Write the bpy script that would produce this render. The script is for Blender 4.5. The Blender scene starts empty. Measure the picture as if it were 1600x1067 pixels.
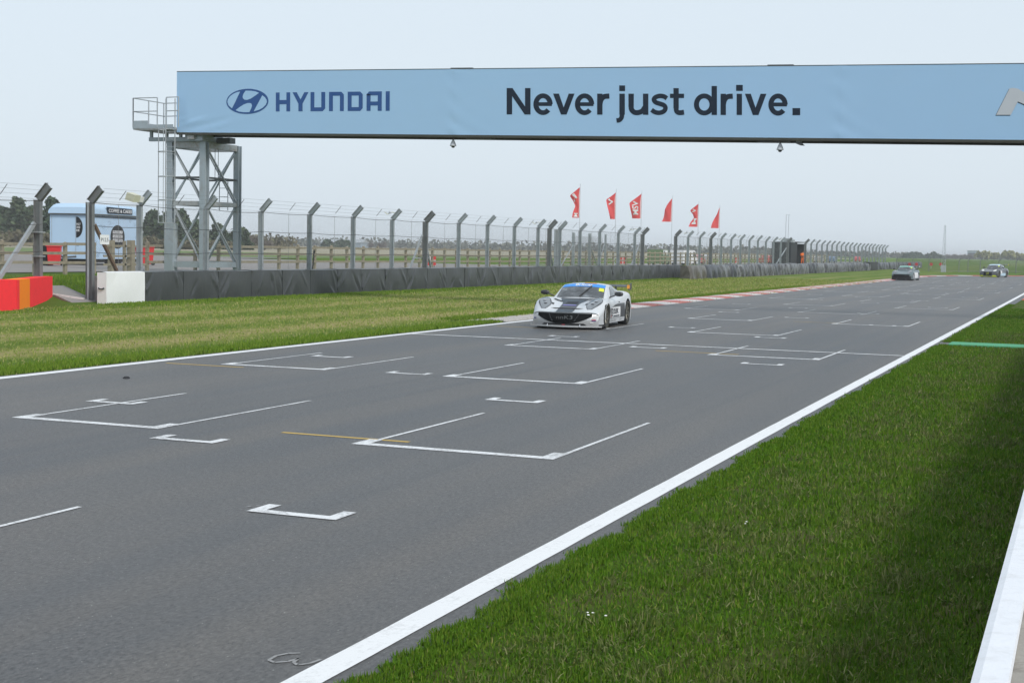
import bpy, bmesh, math, random
import numpy as np
from mathutils import Matrix, Vector

# ------------------------------------------------------------------ camera, sky, sun, exposure
SC = bpy.context.scene
COL = SC.collection
F_PX, YAW, PITCH, ROLL, CAM_H = 2234.73, 0.380726, 0.0649093, 0.0195768, 2.0
fw = np.array([-math.sin(YAW)*math.cos(PITCH), math.cos(YAW)*math.cos(PITCH), -math.sin(PITCH)])
r0 = np.array([math.cos(YAW), math.sin(YAW), 0.0]); u0 = np.cross(r0, fw)
cr, sr = math.cos(ROLL), math.sin(ROLL)
r2 = cr*r0 + sr*u0; u2 = -sr*r0 + cr*u0
cam_d = bpy.data.cameras.new('camera'); cam = bpy.data.objects.new('camera', cam_d); COL.objects.link(cam)
cam_d.sensor_fit = 'HORIZONTAL'; cam_d.sensor_width = 36.0; cam_d.lens = F_PX/1600*36
cam_d.clip_start = 0.1; cam_d.clip_end = 9000
M4 = Matrix.Identity(4)
for i in range(3):
    M4[i][0], M4[i][1], M4[i][2] = r2[i], u2[i], -fw[i]
M4[2][3] = CAM_H
cam.matrix_world = M4
SC.camera = cam

SUN_AZ = math.radians(118)      # compass style: 0 = +Y, 90 = +X
SUN_EL = math.radians(41)
W = bpy.data.worlds.new('World'); SC.world = W; W.use_nodes = True
nt = W.node_tree; nt.nodes.clear()
out = nt.nodes.new('ShaderNodeOutputWorld'); bg = nt.nodes.new('ShaderNodeBackground')
sky = nt.nodes.new('ShaderNodeTexSky'); sky.sky_type = 'NISHITA'; sky.sun_disc = False
sky.sun_elevation = SUN_EL; sky.sun_rotation = SUN_AZ; sky.dust_density = 4.0; sky.air_density = 1.0; sky.ozone_density = 1.0
mx = nt.nodes.new('ShaderNodeMix'); mx.data_type = 'RGBA'
mx.inputs[0].default_value = 0.86                       # high thin cloud veils the blue
mx.inputs[7].default_value = (6.0, 6.75, 7.4, 1)
nt.links.new(sky.outputs[0], mx.inputs[6]); nt.links.new(mx.outputs[2], bg.inputs[0])
bg.inputs[1].default_value = 0.1
nt.links.new(bg.outputs[0], out.inputs[0])
sd = bpy.data.lights.new('sun', 'SUN'); sd.energy = 1.5; sd.angle = math.radians(12); sd.color = (1.0, 0.96, 0.9)
sun = bpy.data.objects.new('sun', sd); COL.objects.link(sun)
sdir = Vector((math.sin(SUN_AZ)*math.cos(SUN_EL), math.cos(SUN_AZ)*math.cos(SUN_EL), math.sin(SUN_EL)))
sun.rotation_euler = sdir.to_track_quat('Z', 'Y').to_euler(); sun.location = (60, 60, 80)
SC.view_settings.view_transform = 'Standard'; SC.view_settings.look = 'None'
SC.view_settings.exposure = 0.42; SC.view_settings.gamma = 1.0; SC.view_settings.use_curve_mapping = False

# ------------------------------------------------------------------ helpers
rnd = random.Random(7)
RNG = np.random.default_rng(11)

def at(px, py, depth):
    """world point seen at photo pixel (px,py) at a given depth along the view axis"""
    d = fw + r2*(px-800)/F_PX - u2*(py-533.5)/F_PX
    return d*depth + np.array([0, 0, CAM_H])
def at_X(px, py, X):
    d = fw + r2*(px-800)/F_PX - u2*(py-533.5)/F_PX
    return d*(X/d[0]) + np.array([0, 0, CAM_H])

class MB:
    def __init__(s): s.v = []; s.f = []; s.m = []
    def add(s, vs, fs, m=0):
        o = len(s.v); s.v += [tuple(map(float, p)) for p in vs]
        for f in fs: s.f.append(tuple(i+o for i in f)); s.m.append(m)
        return s
    def box(s, a, b, m=0):
        x0, y0, z0 = a; x1, y1, z1 = b
        vs = [(x0,y0,z0),(x1,y0,z0),(x1,y1,z0),(x0,y1,z0),(x0,y0,z1),(x1,y0,z1),(x1,y1,z1),(x0,y1,z1)]
        return s.add(vs, [(0,3,2,1),(4,5,6,7),(0,1,5,4),(1,2,6,5),(2,3,7,6),(3,0,4,7)], m)
    def bar(s, p, q, w, h=None, up=(0,0,1), m=0):
        p = Vector(p); q = Vector(q); d = (q-p).normalized(); h = h or w
        up = Vector(up)
        if abs(d.dot(up)) > 0.98: up = Vector((0,1,0))
        a = d.cross(up).normalized()*(w/2); b = a.cross(d).normalized()*(h/2)
        vs = [p-a-b, p+a-b, p+a+b, p-a+b, q-a-b, q+a-b, q+a+b, q-a+b]
        return s.add(vs, [(0,1,2,3),(7,6,5,4),(0,4,5,1),(1,5,6,2),(2,6,7,3),(3,7,4,0)], m)
    def tube(s, p, q, r, n=6, r2_=None, m=0, cap=True):
        p = Vector(p); q = Vector(q); d = (q-p).normalized(); r2_ = r if r2_ is None else r2_
        up = Vector((0,0,1)) if abs(d.z) < 0.95 else Vector((1,0,0))
        a = d.cross(up).normalized(); b = a.cross(d)
        vs = []
        for k in range(n):
            t = 2*math.pi*k/n; e = a*math.cos(t)+b*math.sin(t); vs += [p+e*r, q+e*r2_]
        fs = [(2*k, 2*((k+1)%n), 2*((k+1)%n)+1, 2*k+1) for k in range(n)]
        if cap: fs += [tuple(2*k for k in range(n))[::-1], tuple(2*k+1 for k in range(n))]
        return s.add(vs, fs, m)
    def path(s, pts, r, n=6, m=0):
        for a, b in zip(pts[:-1], pts[1:]): s.tube(a, b, r, n, m=m)
        return s
    def grid(s, P, m=0):
        P = np.asarray(P, float); a, b = P.shape[:2]
        fs = [(i*b+j, i*b+j+1, (i+1)*b+j+1, (i+1)*b+j) for i in range(a-1) for j in range(b-1)]
        return s.add([tuple(p) for p in P.reshape(-1, 3)], fs, m)
    def poly(s, pts, m=0): return s.add(pts, [tuple(range(len(pts)))], m)
    def prism(s, pts, d, m=0):
        n = len(pts); d = Vector(d); q = [Vector(p)+d for p in pts]
        fs = [tuple(range(n))[::-1], tuple(range(n, 2*n))] + [(i, (i+1)%n, (i+1)%n+n, i+n) for i in range(n)]
        return s.add(list(pts)+[tuple(x) for x in q], fs, m)
    def lathe(s, c, prof, axis='z', n=16, m=0):
        vs = []; c = Vector(c)
        for (r, h) in prof:
            for k in range(n):
                t = 2*math.pi*k/n; a, b = r*math.cos(t), r*math.sin(t)
                vs.append(c+Vector({'z': (a, b, h), 'y': (a, h, b), 'x': (h, a, b)}[axis]))
        fs = [(i*n+k, i*n+(k+1)%n, (i+1)*n+(k+1)%n, (i+1)*n+k) for i in range(len(prof)-1) for k in range(n)]
        return s.add(vs, fs, m)
    def build(s, name, mat, parent=None, origin=None, smooth=False, local=False, fixn=False):
        me = bpy.data.meshes.new(name); v = np.array(s.v, float).reshape(-1, 3)
        off = np.zeros(3)
        if parent is not None and not local: off = np.array(parent_loc(parent))
        if origin is not None: off = np.array(origin, float)
        me.from_pydata((v-off).tolist(), [], s.f)
        mats = mat if isinstance(mat, (list, tuple)) else [mat]
        for k in mats: me.materials.append(k)
        if len(mats) > 1: me.polygons.foreach_set('material_index', s.m)
        if fixn:
            b = bmesh.new(); b.from_mesh(me); bmesh.ops.recalc_face_normals(b, faces=b.faces); b.to_mesh(me); b.free()
        if smooth: me.polygons.foreach_set('use_smooth', [True]*len(me.polygons))
        me.update()
        o = bpy.data.objects.new(name, me); COL.objects.link(o)
        if parent is not None: o.parent = parent
        if origin is not None: o.location = origin
        return o
WLOC = {}
def parent_loc(o):
    return WLOC.get(o.name, tuple(o.location) if o.parent is None else (0, 0, 0))
def empty(name, loc, label=None, cat=None, group=None, rz=0):
    o = bpy.data.objects.new(name, None); COL.objects.link(o); o.location = loc; o.rotation_euler = (0, 0, rz)
    o.empty_display_size = 0.3
    if label: tag(o, label, cat, group)
    return o
def tag(o, label=None, cat=None, group=None, kind=None):
    if label: o['label'] = label
    if cat: o['category'] = cat
    if group: o['group'] = group
    if kind: o['kind'] = kind
    return o
def sub(mb, name, mat, part, **k):
    """a sub-part: world coordinates, part's parent gives the offset"""
    root = part.parent
    o = mb.build(name, mat, None, **k)
    v = np.array(root.location)
    o.data.transform(Matrix.Translation(-Vector(v)))
    o.parent = part
    return o
def copy_tree(o, parent=None):
    c = o.copy(); COL.objects.link(c); c.parent = parent
    for ch in list(o.children): copy_tree(ch, c)
    return c

def ordinal(n):
    ones = ['', 'first', 'second', 'third', 'fourth', 'fifth', 'sixth', 'seventh', 'eighth', 'ninth', 'tenth', 'eleventh', 'twelfth', 'thirteenth', 'fourteenth', 'fifteenth', 'sixteenth', 'seventeenth', 'eighteenth', 'nineteenth']
    if n < 20: return ones[n]
    tens = ['', '', 'twenty', 'thirty', 'forty', 'fifty']
    return (tens[n//10][:-1]+'ieth') if n % 10 == 0 else tens[n//10]+'-'+ones[n % 10]

# ------------------------------------------------------------------ material helpers
def newmat(name):
    m = bpy.data.materials.new(name); m.use_nodes = True; t = m.node_tree
    b = t.nodes['Principled BSDF']
    return m, t, b
def nd(t, typ, **kw):
    n = t.nodes.new(typ)
    for k, v in kw.items():
        if k.startswith('i_'): n.inputs[int(k[2:])].default_value = v
        else: setattr(n, k, v)
    return n
def noise(t, scale, detail=3, rough=0.6, vec=None, dist=0.0):
    n = nd(t, 'ShaderNodeTexNoise'); n.inputs['Scale'].default_value = scale; n.inputs['Detail'].default_value = detail
    n.inputs['Roughness'].default_value = rough; n.inputs['Distortion'].default_value = dist
    if vec is not None: t.links.new(vec, n.inputs['Vector'])
    return n.outputs['Fac']
def ramp(t, fac, stops):
    n = nd(t, 'ShaderNodeValToRGB'); e = n.color_ramp.elements
    while len(e) < len(stops): e.new(0.5)
    for k, (p, c) in enumerate(stops):
        e[k].position = p; e[k].color = (c[0], c[1], c[2], 1) if not isinstance(c, (int, float)) else (c, c, c, 1)
    t.links.new(fac, n.inputs[0]); return n.outputs[0]
def mix(t, fac, a, b, mode='MIX'):
    n = nd(t, 'ShaderNodeMix'); n.data_type = 'RGBA'; n.blend_type = mode
    for sock, v in ((0, fac), (6, a), (7, b)):
        if isinstance(v, (int, float)): n.inputs[sock].default_value = v
        elif isinstance(v, tuple): n.inputs[sock].default_value = (v[0], v[1], v[2], 1)
        else: t.links.new(v, n.inputs[sock])
    return n.outputs[2]
def math_(t, op, a, b=None, c=None, clamp=False):
    n = nd(t, 'ShaderNodeMath'); n.operation = op; n.use_clamp = clamp
    for k, v in enumerate((a, b, c)):
        if v is None: continue
        if isinstance(v, (int, float)): n.inputs[k].default_value = v
        else: t.links.new(v, n.inputs[k])
    return n.outputs[0]
def pos(t, scale=(1, 1, 1), rot=(0, 0, 0), obj=False):
    g = nd(t, 'ShaderNodeTexCoord').outputs['Object'] if obj else nd(t, 'ShaderNodeNewGeometry').outputs['Position']
    m = nd(t, 'ShaderNodeMapping'); m.inputs['Scale'].default_value = scale; m.inputs['Rotation'].default_value = rot
    t.links.new(g, m.inputs['Vector']); return m.outputs[0]
def bump(t, b, h, strength=0.3, dist=0.01):
    n = nd(t, 'ShaderNodeBump'); n.inputs['Strength'].default_value = strength; n.inputs['Distance'].default_value = dist
    t.links.new(h, n.inputs['Height']); t.links.new(n.outputs[0], b.inputs['Normal'])
def smat(name, col, rough=0.6, metal=0.0, var=0.18, vscale=3.0, dirt=None, dirt_amt=0.3, bmp=0.0, bscale=40, spec=0.4, coat=0.0, streak=False):
    """plain paint / metal / wood with uneven tone, blotchy dirt and fine relief"""
    m, t, b = newmat(name); P = pos(t, (1, 1, 0.25) if streak else (1, 1, 1))
    n1 = noise(t, vscale, 5, 0.65, P)
    c = mix(t, n1, tuple(x*(1-var) for x in col), tuple(min(1, x*(1+var)) for x in col))
    if dirt:
        n2 = noise(t, vscale*1.7+0.3, 6, 0.7, P, 0.4)
        f = ramp(t, n2, [(0.5, 0.0), (0.72, dirt_amt)])
        c = mix(t, f, c, dirt)
    t.links.new(c, b.inputs['Base Color'])
    b.inputs['Roughness'].default_value = rough; b.inputs['Metallic'].default_value = metal
    b.inputs['Specular IOR Level'].default_value = spec; b.inputs['Coat Weight'].default_value = coat
    b.inputs['Coat Roughness'].default_value = 0.08
    if bmp: bump(t, b, noise(t, bscale, 4, 0.6, pos(t)), bmp, 0.01)
    return m

# ---- surfaces
def m_asphalt():
    m, t, b = newmat('asphalt'); P = pos(t)
    g1 = noise(t, 44, 4, 0.8, pos(t, (1, 0.45, 1))); g2 = noise(t, 13, 3, 0.7, pos(t, (1, 0.4, 1))); grit = noise(t, 200, 2, 0.6, P)
    grain = math_(t, 'ADD', math_(t, 'MULTIPLY', g1, 0.87), math_(t, 'MULTIPLY', g2, 0.13))
    gr = ramp(t, grain, [(0.30, 0.0), (0.70, 1.0)])
    broad = noise(t, 0.30, 4, 0.6, pos(t, (1, 0.2, 1)))
    lane = noise(t, 1.0, 3, 0.55, pos(t, (0.85, 0.022, 1)), 0.25)
    mark = noise(t, 1.0, 2, 0.5, pos(t, (3.3, 0.03, 1)), 0.1)
    patchy = noise(t, 1.7, 4, 0.7, P)
    warm = mix(t, gr, (0.018, 0.0165, 0.015), (0.172, 0.159, 0.146))
    cool = mix(t, gr, (0.0135, 0.0142, 0.0155), (0.120, 0.123, 0.128))
    c = mix(t, ramp(t, lane, [(0.38, 0.0), (0.60, 1.0)]), warm, cool)
    c = mix(t, ramp(t, broad, [(0.42, 0.0), (0.7, 0.45)]), c, mix(t, gr, (0.04, 0.037, 0.034), (0.20, 0.186, 0.17)))
    c = mix(t, ramp(t, patchy, [(0.45, 0.0), (0.75, 0.12)]), c, (0.06, 0.058, 0.057))
    c = mix(t, ramp(t, mark, [(0.60, 0.0), (0.70, 0.38)]), c, mix(t, 0.45, c, (0.03, 0.031, 0.034)))      # laid rubber
    stone = ramp(t, noise(t, 60, 1, 0.5, P), [(0.755, 0.0), (0.78, 1.0)])
    c = mix(t, stone, c, (0.50, 0.49, 0.46))
    t.links.new(c, b.inputs['Base Color']); b.inputs['Roughness'].default_value = 0.50
    b.inputs['Specular IOR Level'].default_value = 0.5
    bump(t, b, math_(t, 'ADD', g1, grit), 0.5, 0.006)
    return m
def m_paint(name, col, wear=0.35, under=(0.12, 0.118, 0.115), lo=0.62, hi=0.78):
    m, t, b = newmat(name); P = pos(t)
    n = noise(t, 26, 5, 0.75, P); n2 = noise(t, 2.2, 3, 0.6, P)
    k = math_(t, 'ADD', math_(t, 'MULTIPLY', n, 0.75), math_(t, 'MULTIPLY', n2, 0.45))
    scr = ramp(t, noise(t, 1.0, 3, 0.6, pos(t, (38, 2.2, 1))), [(0.55, 0.0), (0.75, 0.14)]); k = math_(t, 'ADD', k, scr)
    f = ramp(t, k, [(lo, 0.0), (hi, wear)])
    c = mix(t, f, mix(t, n2, tuple(x*0.9 for x in col), col), under)
    t.links.new(c, b.inputs['Base Color']); b.inputs['Roughness'].default_value = 0.7
    bump(t, b, noise(t, 150, 3, 0.6, P), 0.4, 0.004)
    return m
def m_ground():
    m, t, b = newmat('verge_grass'); P = pos(t)
    sx = nd(t, 'ShaderNodeSeparateXYZ'); t.links.new(nd(t, 'ShaderNodeNewGeometry').outputs['Position'], sx.inputs[0])
    X = sx.outputs[0]; Y = sx.outputs[1]
    fine = noise(t, 22, 5, 0.75, P); mid = noise(t, 2.4, 4, 0.65, pos(t, (1, 0.5, 1))); big = noise(t, 0.25, 3, 0.6, pos(t, (1, 0.35, 1)))
    # left verge: mown in lengthwise bands, dry and straw coloured
    wob = math_(t, 'MULTIPLY', math_(t, 'SUBTRACT', noise(t, 0.12, 2, 0.5, P), 0.5), 3.2)
    band = math_(t, 'SINE', math_(t, 'MULTIPLY', math_(t, 'ADD', X, wob), 2.05))
    band = math_(t, 'MULTIPLY_ADD', band, 0.12, 0.0)
    dry = math_(t, 'ADD', math_(t, 'ADD', math_(t, 'MULTIPLY', mid, 0.55), math_(t, 'MULTIPLY', big, 0.5)), band)
    left = ramp(t, dry, [(0.38, (0.115, 0.19, 0.022)), (0.53, (0.22, 0.255, 0.06)), (0.67, (0.37, 0.325, 0.14))])
    e1 = nd(t, 'ShaderNodeMapRange'); e1.inputs[1].default_value = -16.6; e1.inputs[2].default_value = -15.2; t.links.new(math_(t, 'ADD', X, math_(t, 'MULTIPLY', math_(t, 'SUBTRACT', mid, 0.5), 1.6)), e1.inputs[0])
    e2 = nd(t, 'ShaderNodeMapRange'); e2.inputs[1].default_value = -25.6; e2.inputs[2].default_value = -27.2; t.links.new(math_(t, 'ADD', X, math_(t, 'MULTIPLY', math_(t, 'SUBTRACT', mid, 0.5), 1.8)), e2.inputs[0])
    far = nd(t, 'ShaderNodeMapRange'); far.inputs[1].default_value = 75; far.inputs[2].default_value = 150; far.inputs[4].default_value = 0.75; t.links.new(Y, far.inputs[0])
    lush = math_(t, 'MAXIMUM', math_(t, 'MAXIMUM', e1.outputs[0], e2.outputs[0]), far.outputs[0])
    left = mix(t, lush, left, mix(t, mid, (0.075, 0.150, 0.016), (0.125, 0.195, 0.03)))
    # right verge: darker, thatchy
    th = math_(t, 'ADD', math_(t, 'MULTIPLY', mid, 0.6), math_(t, 'MULTIPLY', noise(t, 0.8, 4, 0.7, P), 0.5))
    right = ramp(t, th, [(0.40, (0.05, 0.115, 0.008)), (0.55, (0.075, 0.125, 0.016)), (0.68, (0.13, 0.125, 0.05))])
    isr = nd(t, 'ShaderNodeMapRange'); isr.inputs[1].default_value = -8; isr.inputs[2].default_value = -7.5; t.links.new(X, isr.inputs[0])
    c = mix(t, isr.outputs[0], left, right)
    c = mix(t, ramp(t, fine, [(0.25, 0.55), (0.6, 0.0)]), c, mix(t, 0.5, c, (0.02, 0.03, 0.006)))
    t.links.new(c, b.inputs['Base Color']); b.inputs['Roughness'].default_value = 0.95; b.inputs['Specular IOR Level'].default_value = 0.1
    bump(t, b, fine, 0.9, 0.06)
    return m
def m_blade(name, stops):
    m, t, b = newmat(name)
    g = nd(t, 'ShaderNodeNewGeometry'); c = ramp(t, g.outputs['Random Per Island'], stops)
    n = noise(t, 0.9, 3, 0.6, pos(t)); c = mix(t, math_(t, 'MULTIPLY', n, 0.5), c, mix(t, 0.6, c, (0.17, 0.15, 0.06)))
    t.links.new(c, b.inputs['Base Color']); b.inputs['Roughness'].default_value = 0.7; b.inputs['Specular IOR Level'].default_value = 0.06
    return m
def m_leaf(name, a, bcol, c3=None):
    m, t, b = newmat(name); g = nd(t, 'ShaderNodeNewGeometry')
    st = [(0.0, a), (0.7, bcol)] + ([(1.0, c3)] if c3 else [])
    c = ramp(t, g.outputs['Random Per Island'], st)
    n = noise(t, 0.35, 3, 0.6, pos(t)); c = mix(t, ramp(t, n, [(0.35, 0.0), (0.7, 0.5)]), c, tuple(x*0.55 for x in a))
    t.links.new(c, b.inputs['Base Color']); b.inputs['Roughness'].default_value = 0.75; b.inputs['Specular IOR Level'].default_value = 0.15
    return m
def m_vinyl(name, lo, hi, rough=0.36, dirt=(0.10, 0.10, 0.095)):
    m, t, b = newmat(name); P = pos(t)
    n = noise(t, 1.6, 4, 0.6, P); f = noise(t, 9, 4, 0.7, pos(t, (1, 1, 0.5)))
    c = mix(t, n, lo, hi); c = mix(t, ramp(t, f, [(0.5, 0.0), (0.78, 0.4)]), c, dirt)
    t.links.new(c, b.inputs['Base Color']); b.inputs['Roughness'].default_value = rough; b.inputs['Specular IOR Level'].default_value = 0.5
    bump(t, b, noise(t, 5, 4, 0.6, pos(t, (1, 1, 0.4)), 0.6), 0.25, 0.03)
    return m
def m_drape(name, lo, hi):
    m, t, b = newmat(name)
    n = noise(t, 2.2, 5, 0.7, pos(t, (1, 1.3, 0.40)), 1.6)
    c = ramp(t, n, [(0.40, lo), (0.56, tuple(x*.65+y*.35 for x, y in zip(lo, hi))), (0.74, hi)])
    t.links.new(c, b.inputs['Base Color']); b.inputs['Roughness'].default_value = 0.38
    bump(t, b, n, 0.5, 0.06)
    return m
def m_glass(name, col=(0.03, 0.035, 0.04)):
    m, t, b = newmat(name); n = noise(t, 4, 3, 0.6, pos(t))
    t.links.new(ramp(t, n, [(0.35, tuple(x*0.45 for x in col)), (0.55, col), (0.72, tuple(x*2.4 for x in col))]), b.inputs['Base Color'])  # paler patches in the base colour imitate reflections on the opaque glass
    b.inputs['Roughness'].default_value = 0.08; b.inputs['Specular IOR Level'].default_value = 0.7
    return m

MT = {}
MT['asphalt'] = m_asphalt(); MT['ground'] = m_ground()
MT['white_line'] = m_paint('white_line_paint', (0.80, 0.81, 0.82), 0.22)
MT['grid_white'] = m_paint('grid_white_paint', (0.76, 0.775, 0.79), 0.75, lo=0.56, hi=0.76)
MT['grid_faint'] = m_paint('grid_faint_paint', (0.66, 0.67, 0.68), 0.8, lo=0.56, hi=0.76)
MT['yellow_line'] = m_paint('yellow_line_paint', (0.55, 0.37, 0.08), 0.6)
MT['chalk'] = m_paint('chalk_paint', (0.30, 0.30, 0.30), 1.0)
MT['kerb_red'] = m_paint('kerb_red_paint', (0.50, 0.13, 0.115), 0.7, (0.3, 0.25, 0.22))
MT['kerb_white'] = m_paint('kerb_white_paint', (0.60, 0.56, 0.55), 0.6, (0.3, 0.28, 0.25))
MT['kerb_bare'] = m_paint('kerb_bare_concrete', (0.46, 0.42, 0.39), 0.5, (0.25, 0.23, 0.2))
MT['kerb_green'] = m_paint('green_strip_paint', (0.07, 0.36, 0.17), 0.5, (0.12, 0.2, 0.12))
MT['orange_strip'] = m_paint('orange_strip_paint', (0.62, 0.16, 0.07), 0.4)
MT['concrete'] = smat('concrete', (0.30, 0.28, 0.25), 0.9, var=0.3, vscale=5, dirt=(0.12, 0.1, 0.08), dirt_amt=0.7, bmp=0.5)
MT['pit_white'] = smat('pit_wall_white_paint', (0.72, 0.74, 0.78), 0.6, var=0.06, vscale=7, dirt=(0.45, 0.45, 0.44), dirt_amt=0.35, bmp=0.25)
MT['steel'] = smat('galvanised_steel', (0.40, 0.43, 0.455), 0.5, 0.25, 0.16, 2.0, (0.20, 0.17, 0.13), 0.25)
MT['steel_dark'] = smat('dark_weathered_steel', (0.10, 0.11, 0.115), 0.6, 0.3, 0.25, 2.5, (0.12, 0.08, 0.05), 0.4)
MT['post'] = smat('fence_post_steel', (0.36, 0.395, 0.42), 0.55, 0.25, 0.2, 2.2, (0.13, 0.13, 0.12), 0.4)
MT['post_dark'] = smat('heavy_post_steel', (0.19, 0.20, 0.205), 0.55, 0.25, 0.2, 2.2, (0.10, 0.09, 0.08), 0.4)
MT['wire'] = smat('fence_wire', (0.21, 0.22, 0.22), 0.5, 0.4, 0.1, 1.0)
MT['cable'] = smat('fence_cable', (0.09, 0.09, 0.09), 0.6, 0.3, 0.1, 1.0)
MT['rust'] = smat('rusty_stay', (0.16, 0.095, 0.055), 0.8, 0.1, 0.3, 6.0)
MT['tower'] = smat('tower_grey_paint', (0.35, 0.405, 0.445), 0.5, 0.1, 0.12, 1.5, (0.20, 0.13, 0.07), 0.3)
MT['tower_rusty'] = smat('rust_streaked_grey_paint', (0.38, 0.40, 0.41), 0.6, 0.1, 0.25, 3.5, (0.22, 0.13, 0.07), 0.7)
MT['soffit'] = smat('bridge_soffit', (0.055, 0.056, 0.045), 0.8, 0, 0.4, 1.5)
MT['timber'] = smat('weathered_timber', (0.30, 0.265, 0.20), 0.9, 0, 0.22, 3.0, (0.13, 0.115, 0.09), 0.5, 0.4, 30)
MT['banner'] = smat('blue_banner_vinyl', (0.355, 0.56, 0.80), 0.6, 0, 0.03, 0.5, (0.38, 0.55, 0.74), 0.2)
MT['logo_blue'] = smat('logo_blue_print', (0.022, 0.085, 0.27), 0.6, 0, 0.05)
MT['slogan'] = smat('slogan_dark_print', (0.016, 0.026, 0.045), 0.7, 0, 0.08, spec=0.15)
MT['silver'] = smat('silver_print', (0.52, 0.55, 0.60), 0.6, 0, 0.05)
MT['white_vinyl'] = m_vinyl('white_vinyl', (0.80, 0.81, 0.81), (0.84, 0.85, 0.86), 0.5, (0.72, 0.73, 0.74))
MT['black_vinyl'] = m_vinyl('black_vinyl', (0.038, 0.043, 0.046), (0.068, 0.074, 0.078))
MT['red_block'] = smat('red_barrier_paint', (0.95, 0.046, 0.055), 0.8, 0, 0.05, 3, (0.6, 0.06, 0.06), 0.25, 0.2, spec=0.12)
MT['orange_block'] = smat('orange_barrier_paint', (0.98, 0.25, 0.02), 0.8, 0, 0.05, 3, (0.7, 0.2, 0.05), 0.2, 0.2, spec=0.12)
MT['pink_concrete'] = smat('pinkish_concrete', (0.46, 0.40, 0.39), 0.85, 0, 0.15, 3, (0.2, 0.14, 0.1), 0.5, 0.3)
MT['drape_grey'] = m_drape('grey_plastic_sheet', (0.035, 0.038, 0.042), (0.33, 0.34, 0.35))
MT['drape_dark'] = m_drape('dark_plastic_sheet', (0.025, 0.028, 0.035), (0.12, 0.13, 0.14))
MT['drape_brown'] = m_drape('muddy_plastic_sheet', (0.07, 0.062, 0.05), (0.21, 0.2, 0.175))
MT['rubber'] = smat('tyre_rubber', (0.022, 0.023, 0.026), 0.75, 0, 0.3, 8)
MT['black'] = smat('matt_black', (0.018, 0.019, 0.021), 0.55, 0, 0.2, 5)
MT['carbon'] = smat('dark_carbon', (0.03, 0.032, 0.036), 0.3, 0, 0.2, 5, spec=0.5)
MT['white_paint'] = smat('white_paint', (0.76, 0.77, 0.78), 0.35, 0, 0.05, 2, (0.5, 0.5, 0.48), 0.2)
MT['red_plastic'] = smat('red_plastic', (0.62, 0.03, 0.035), 0.45, 0, 0.08, 3)
MT['red_flag'] = smat('red_flag_cloth', (0.88, 0.13, 0.135), 0.8, 0, 0.08, 2)
_t = MT['red_flag'].node_tree; _b = _t.nodes['Principled BSDF']; _tr = _t.nodes.new('ShaderNodeBsdfTranslucent'); _tr.inputs[0].default_value = (0.9, 0.14, 0.14, 1)
_mx = _t.nodes.new('ShaderNodeMixShader'); _mx.inputs[0].default_value = 0.4; _o = [n for n in _t.nodes if n.type == 'OUTPUT_MATERIAL'][0]
_t.links.new(_b.outputs[0], _mx.inputs[1]); _t.links.new(_tr.outputs[0], _mx.inputs[2]); _t.links.new(_mx.outputs[0], _o.inputs[0])
MT['hem_pink'] = smat('pale_flag_sleeve', (0.80, 0.52, 0.54), 0.8, 0, 0.05, 2)
MT['cream'] = smat('cream_plastic', (0.56, 0.56, 0.44), 0.6, 0, 0.08, 4)
MT['kiosk'] = smat('kiosk_blue_vinyl', (0.45, 0.61, 0.78), 0.45, 0, 0.05, 1.5, (0.5, 0.6, 0.7), 0.3)
MT['kiosk_doodle'] = smat('kiosk_doodle_print', (0.16, 0.24, 0.34), 0.5, 0, 0.1)
MT['orange_cloth'] = smat('orange_overall_cloth', (0.85, 0.19, 0.03), 0.8, 0, 0.15, 9)
MT['skin'] = smat('skin', (0.48, 0.29, 0.21), 0.6, 0, 0.1, 8)
MT['hair'] = smat('dark_hair', (0.03, 0.02, 0.015), 0.7, 0, 0.2, 20)
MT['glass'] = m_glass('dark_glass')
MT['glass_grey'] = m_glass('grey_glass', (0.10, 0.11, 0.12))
MT['gravel'] = smat('paddock_gravel', (0.235, 0.222, 0.215), 0.95, 0, 0.25, 0.5, (0.30, 0.27, 0.22), 0.5, 0.4, 8)
MT['field_dry'] = smat('dry_field', (0.30, 0.27, 0.19), 0.95, 0, 0.2, 0.06, (0.22, 0.24, 0.12), 0.4)
MT['field_green'] = smat('green_crop_field', (0.115, 0.175, 0.045), 0.95, 0, 0.2, 0.2, (0.18, 0.19, 0.06), 0.4)
MT['bark'] = smat('bark', (0.10, 0.082, 0.065), 0.9, 0, 0.25, 4)
MT['twig'] = smat('twigs', (0.15, 0.125, 0.105), 0.9, 0, 0.25, 4)
MT['hut'] = smat('hut_dark_cladding', (0.045, 0.052, 0.058), 0.6, 0.1, 0.2, 3)
MT['conifer'] = m_leaf('conifer_needles', (0.04, 0.07, 0.042), (0.085, 0.125, 0.07), (0.12, 0.15, 0.08))
MT['scrub'] = m_leaf('budding_scrub', (0.14, 0.13, 0.09), (0.22, 0.20, 0.14), (0.22, 0.23, 0.11))
MT['spring'] = m_leaf('pale_spring_leaves', (0.24, 0.25, 0.08), (0.38, 0.37, 0.14), (0.44, 0.40, 0.17))
MT['bare'] = m_leaf('bare_tree_twigs', (0.17, 0.15, 0.135), (0.25, 0.22, 0.2))
MT['hedge'] = m_leaf('far_hedge', (0.11, 0.125, 0.095), (0.18, 0.18, 0.14))
MT['blade_r'] = m_blade('verge_blades', [(0.0, (0.040, 0.145, 0.002)), (0.55, (0.070, 0.195, 0.005)), (0.85, (0.125, 0.225, 0.015)), (1.0, (0.25, 0.24, 0.08))])
MT['blade_l'] = m_blade('dry_verge_blades', [(0.0, (0.15, 0.255, 0.03)), (0.5, (0.24, 0.31, 0.065)), (0.8, (0.35, 0.36, 0.12)), (1.0, (0.46, 0.42, 0.2))])
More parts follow.
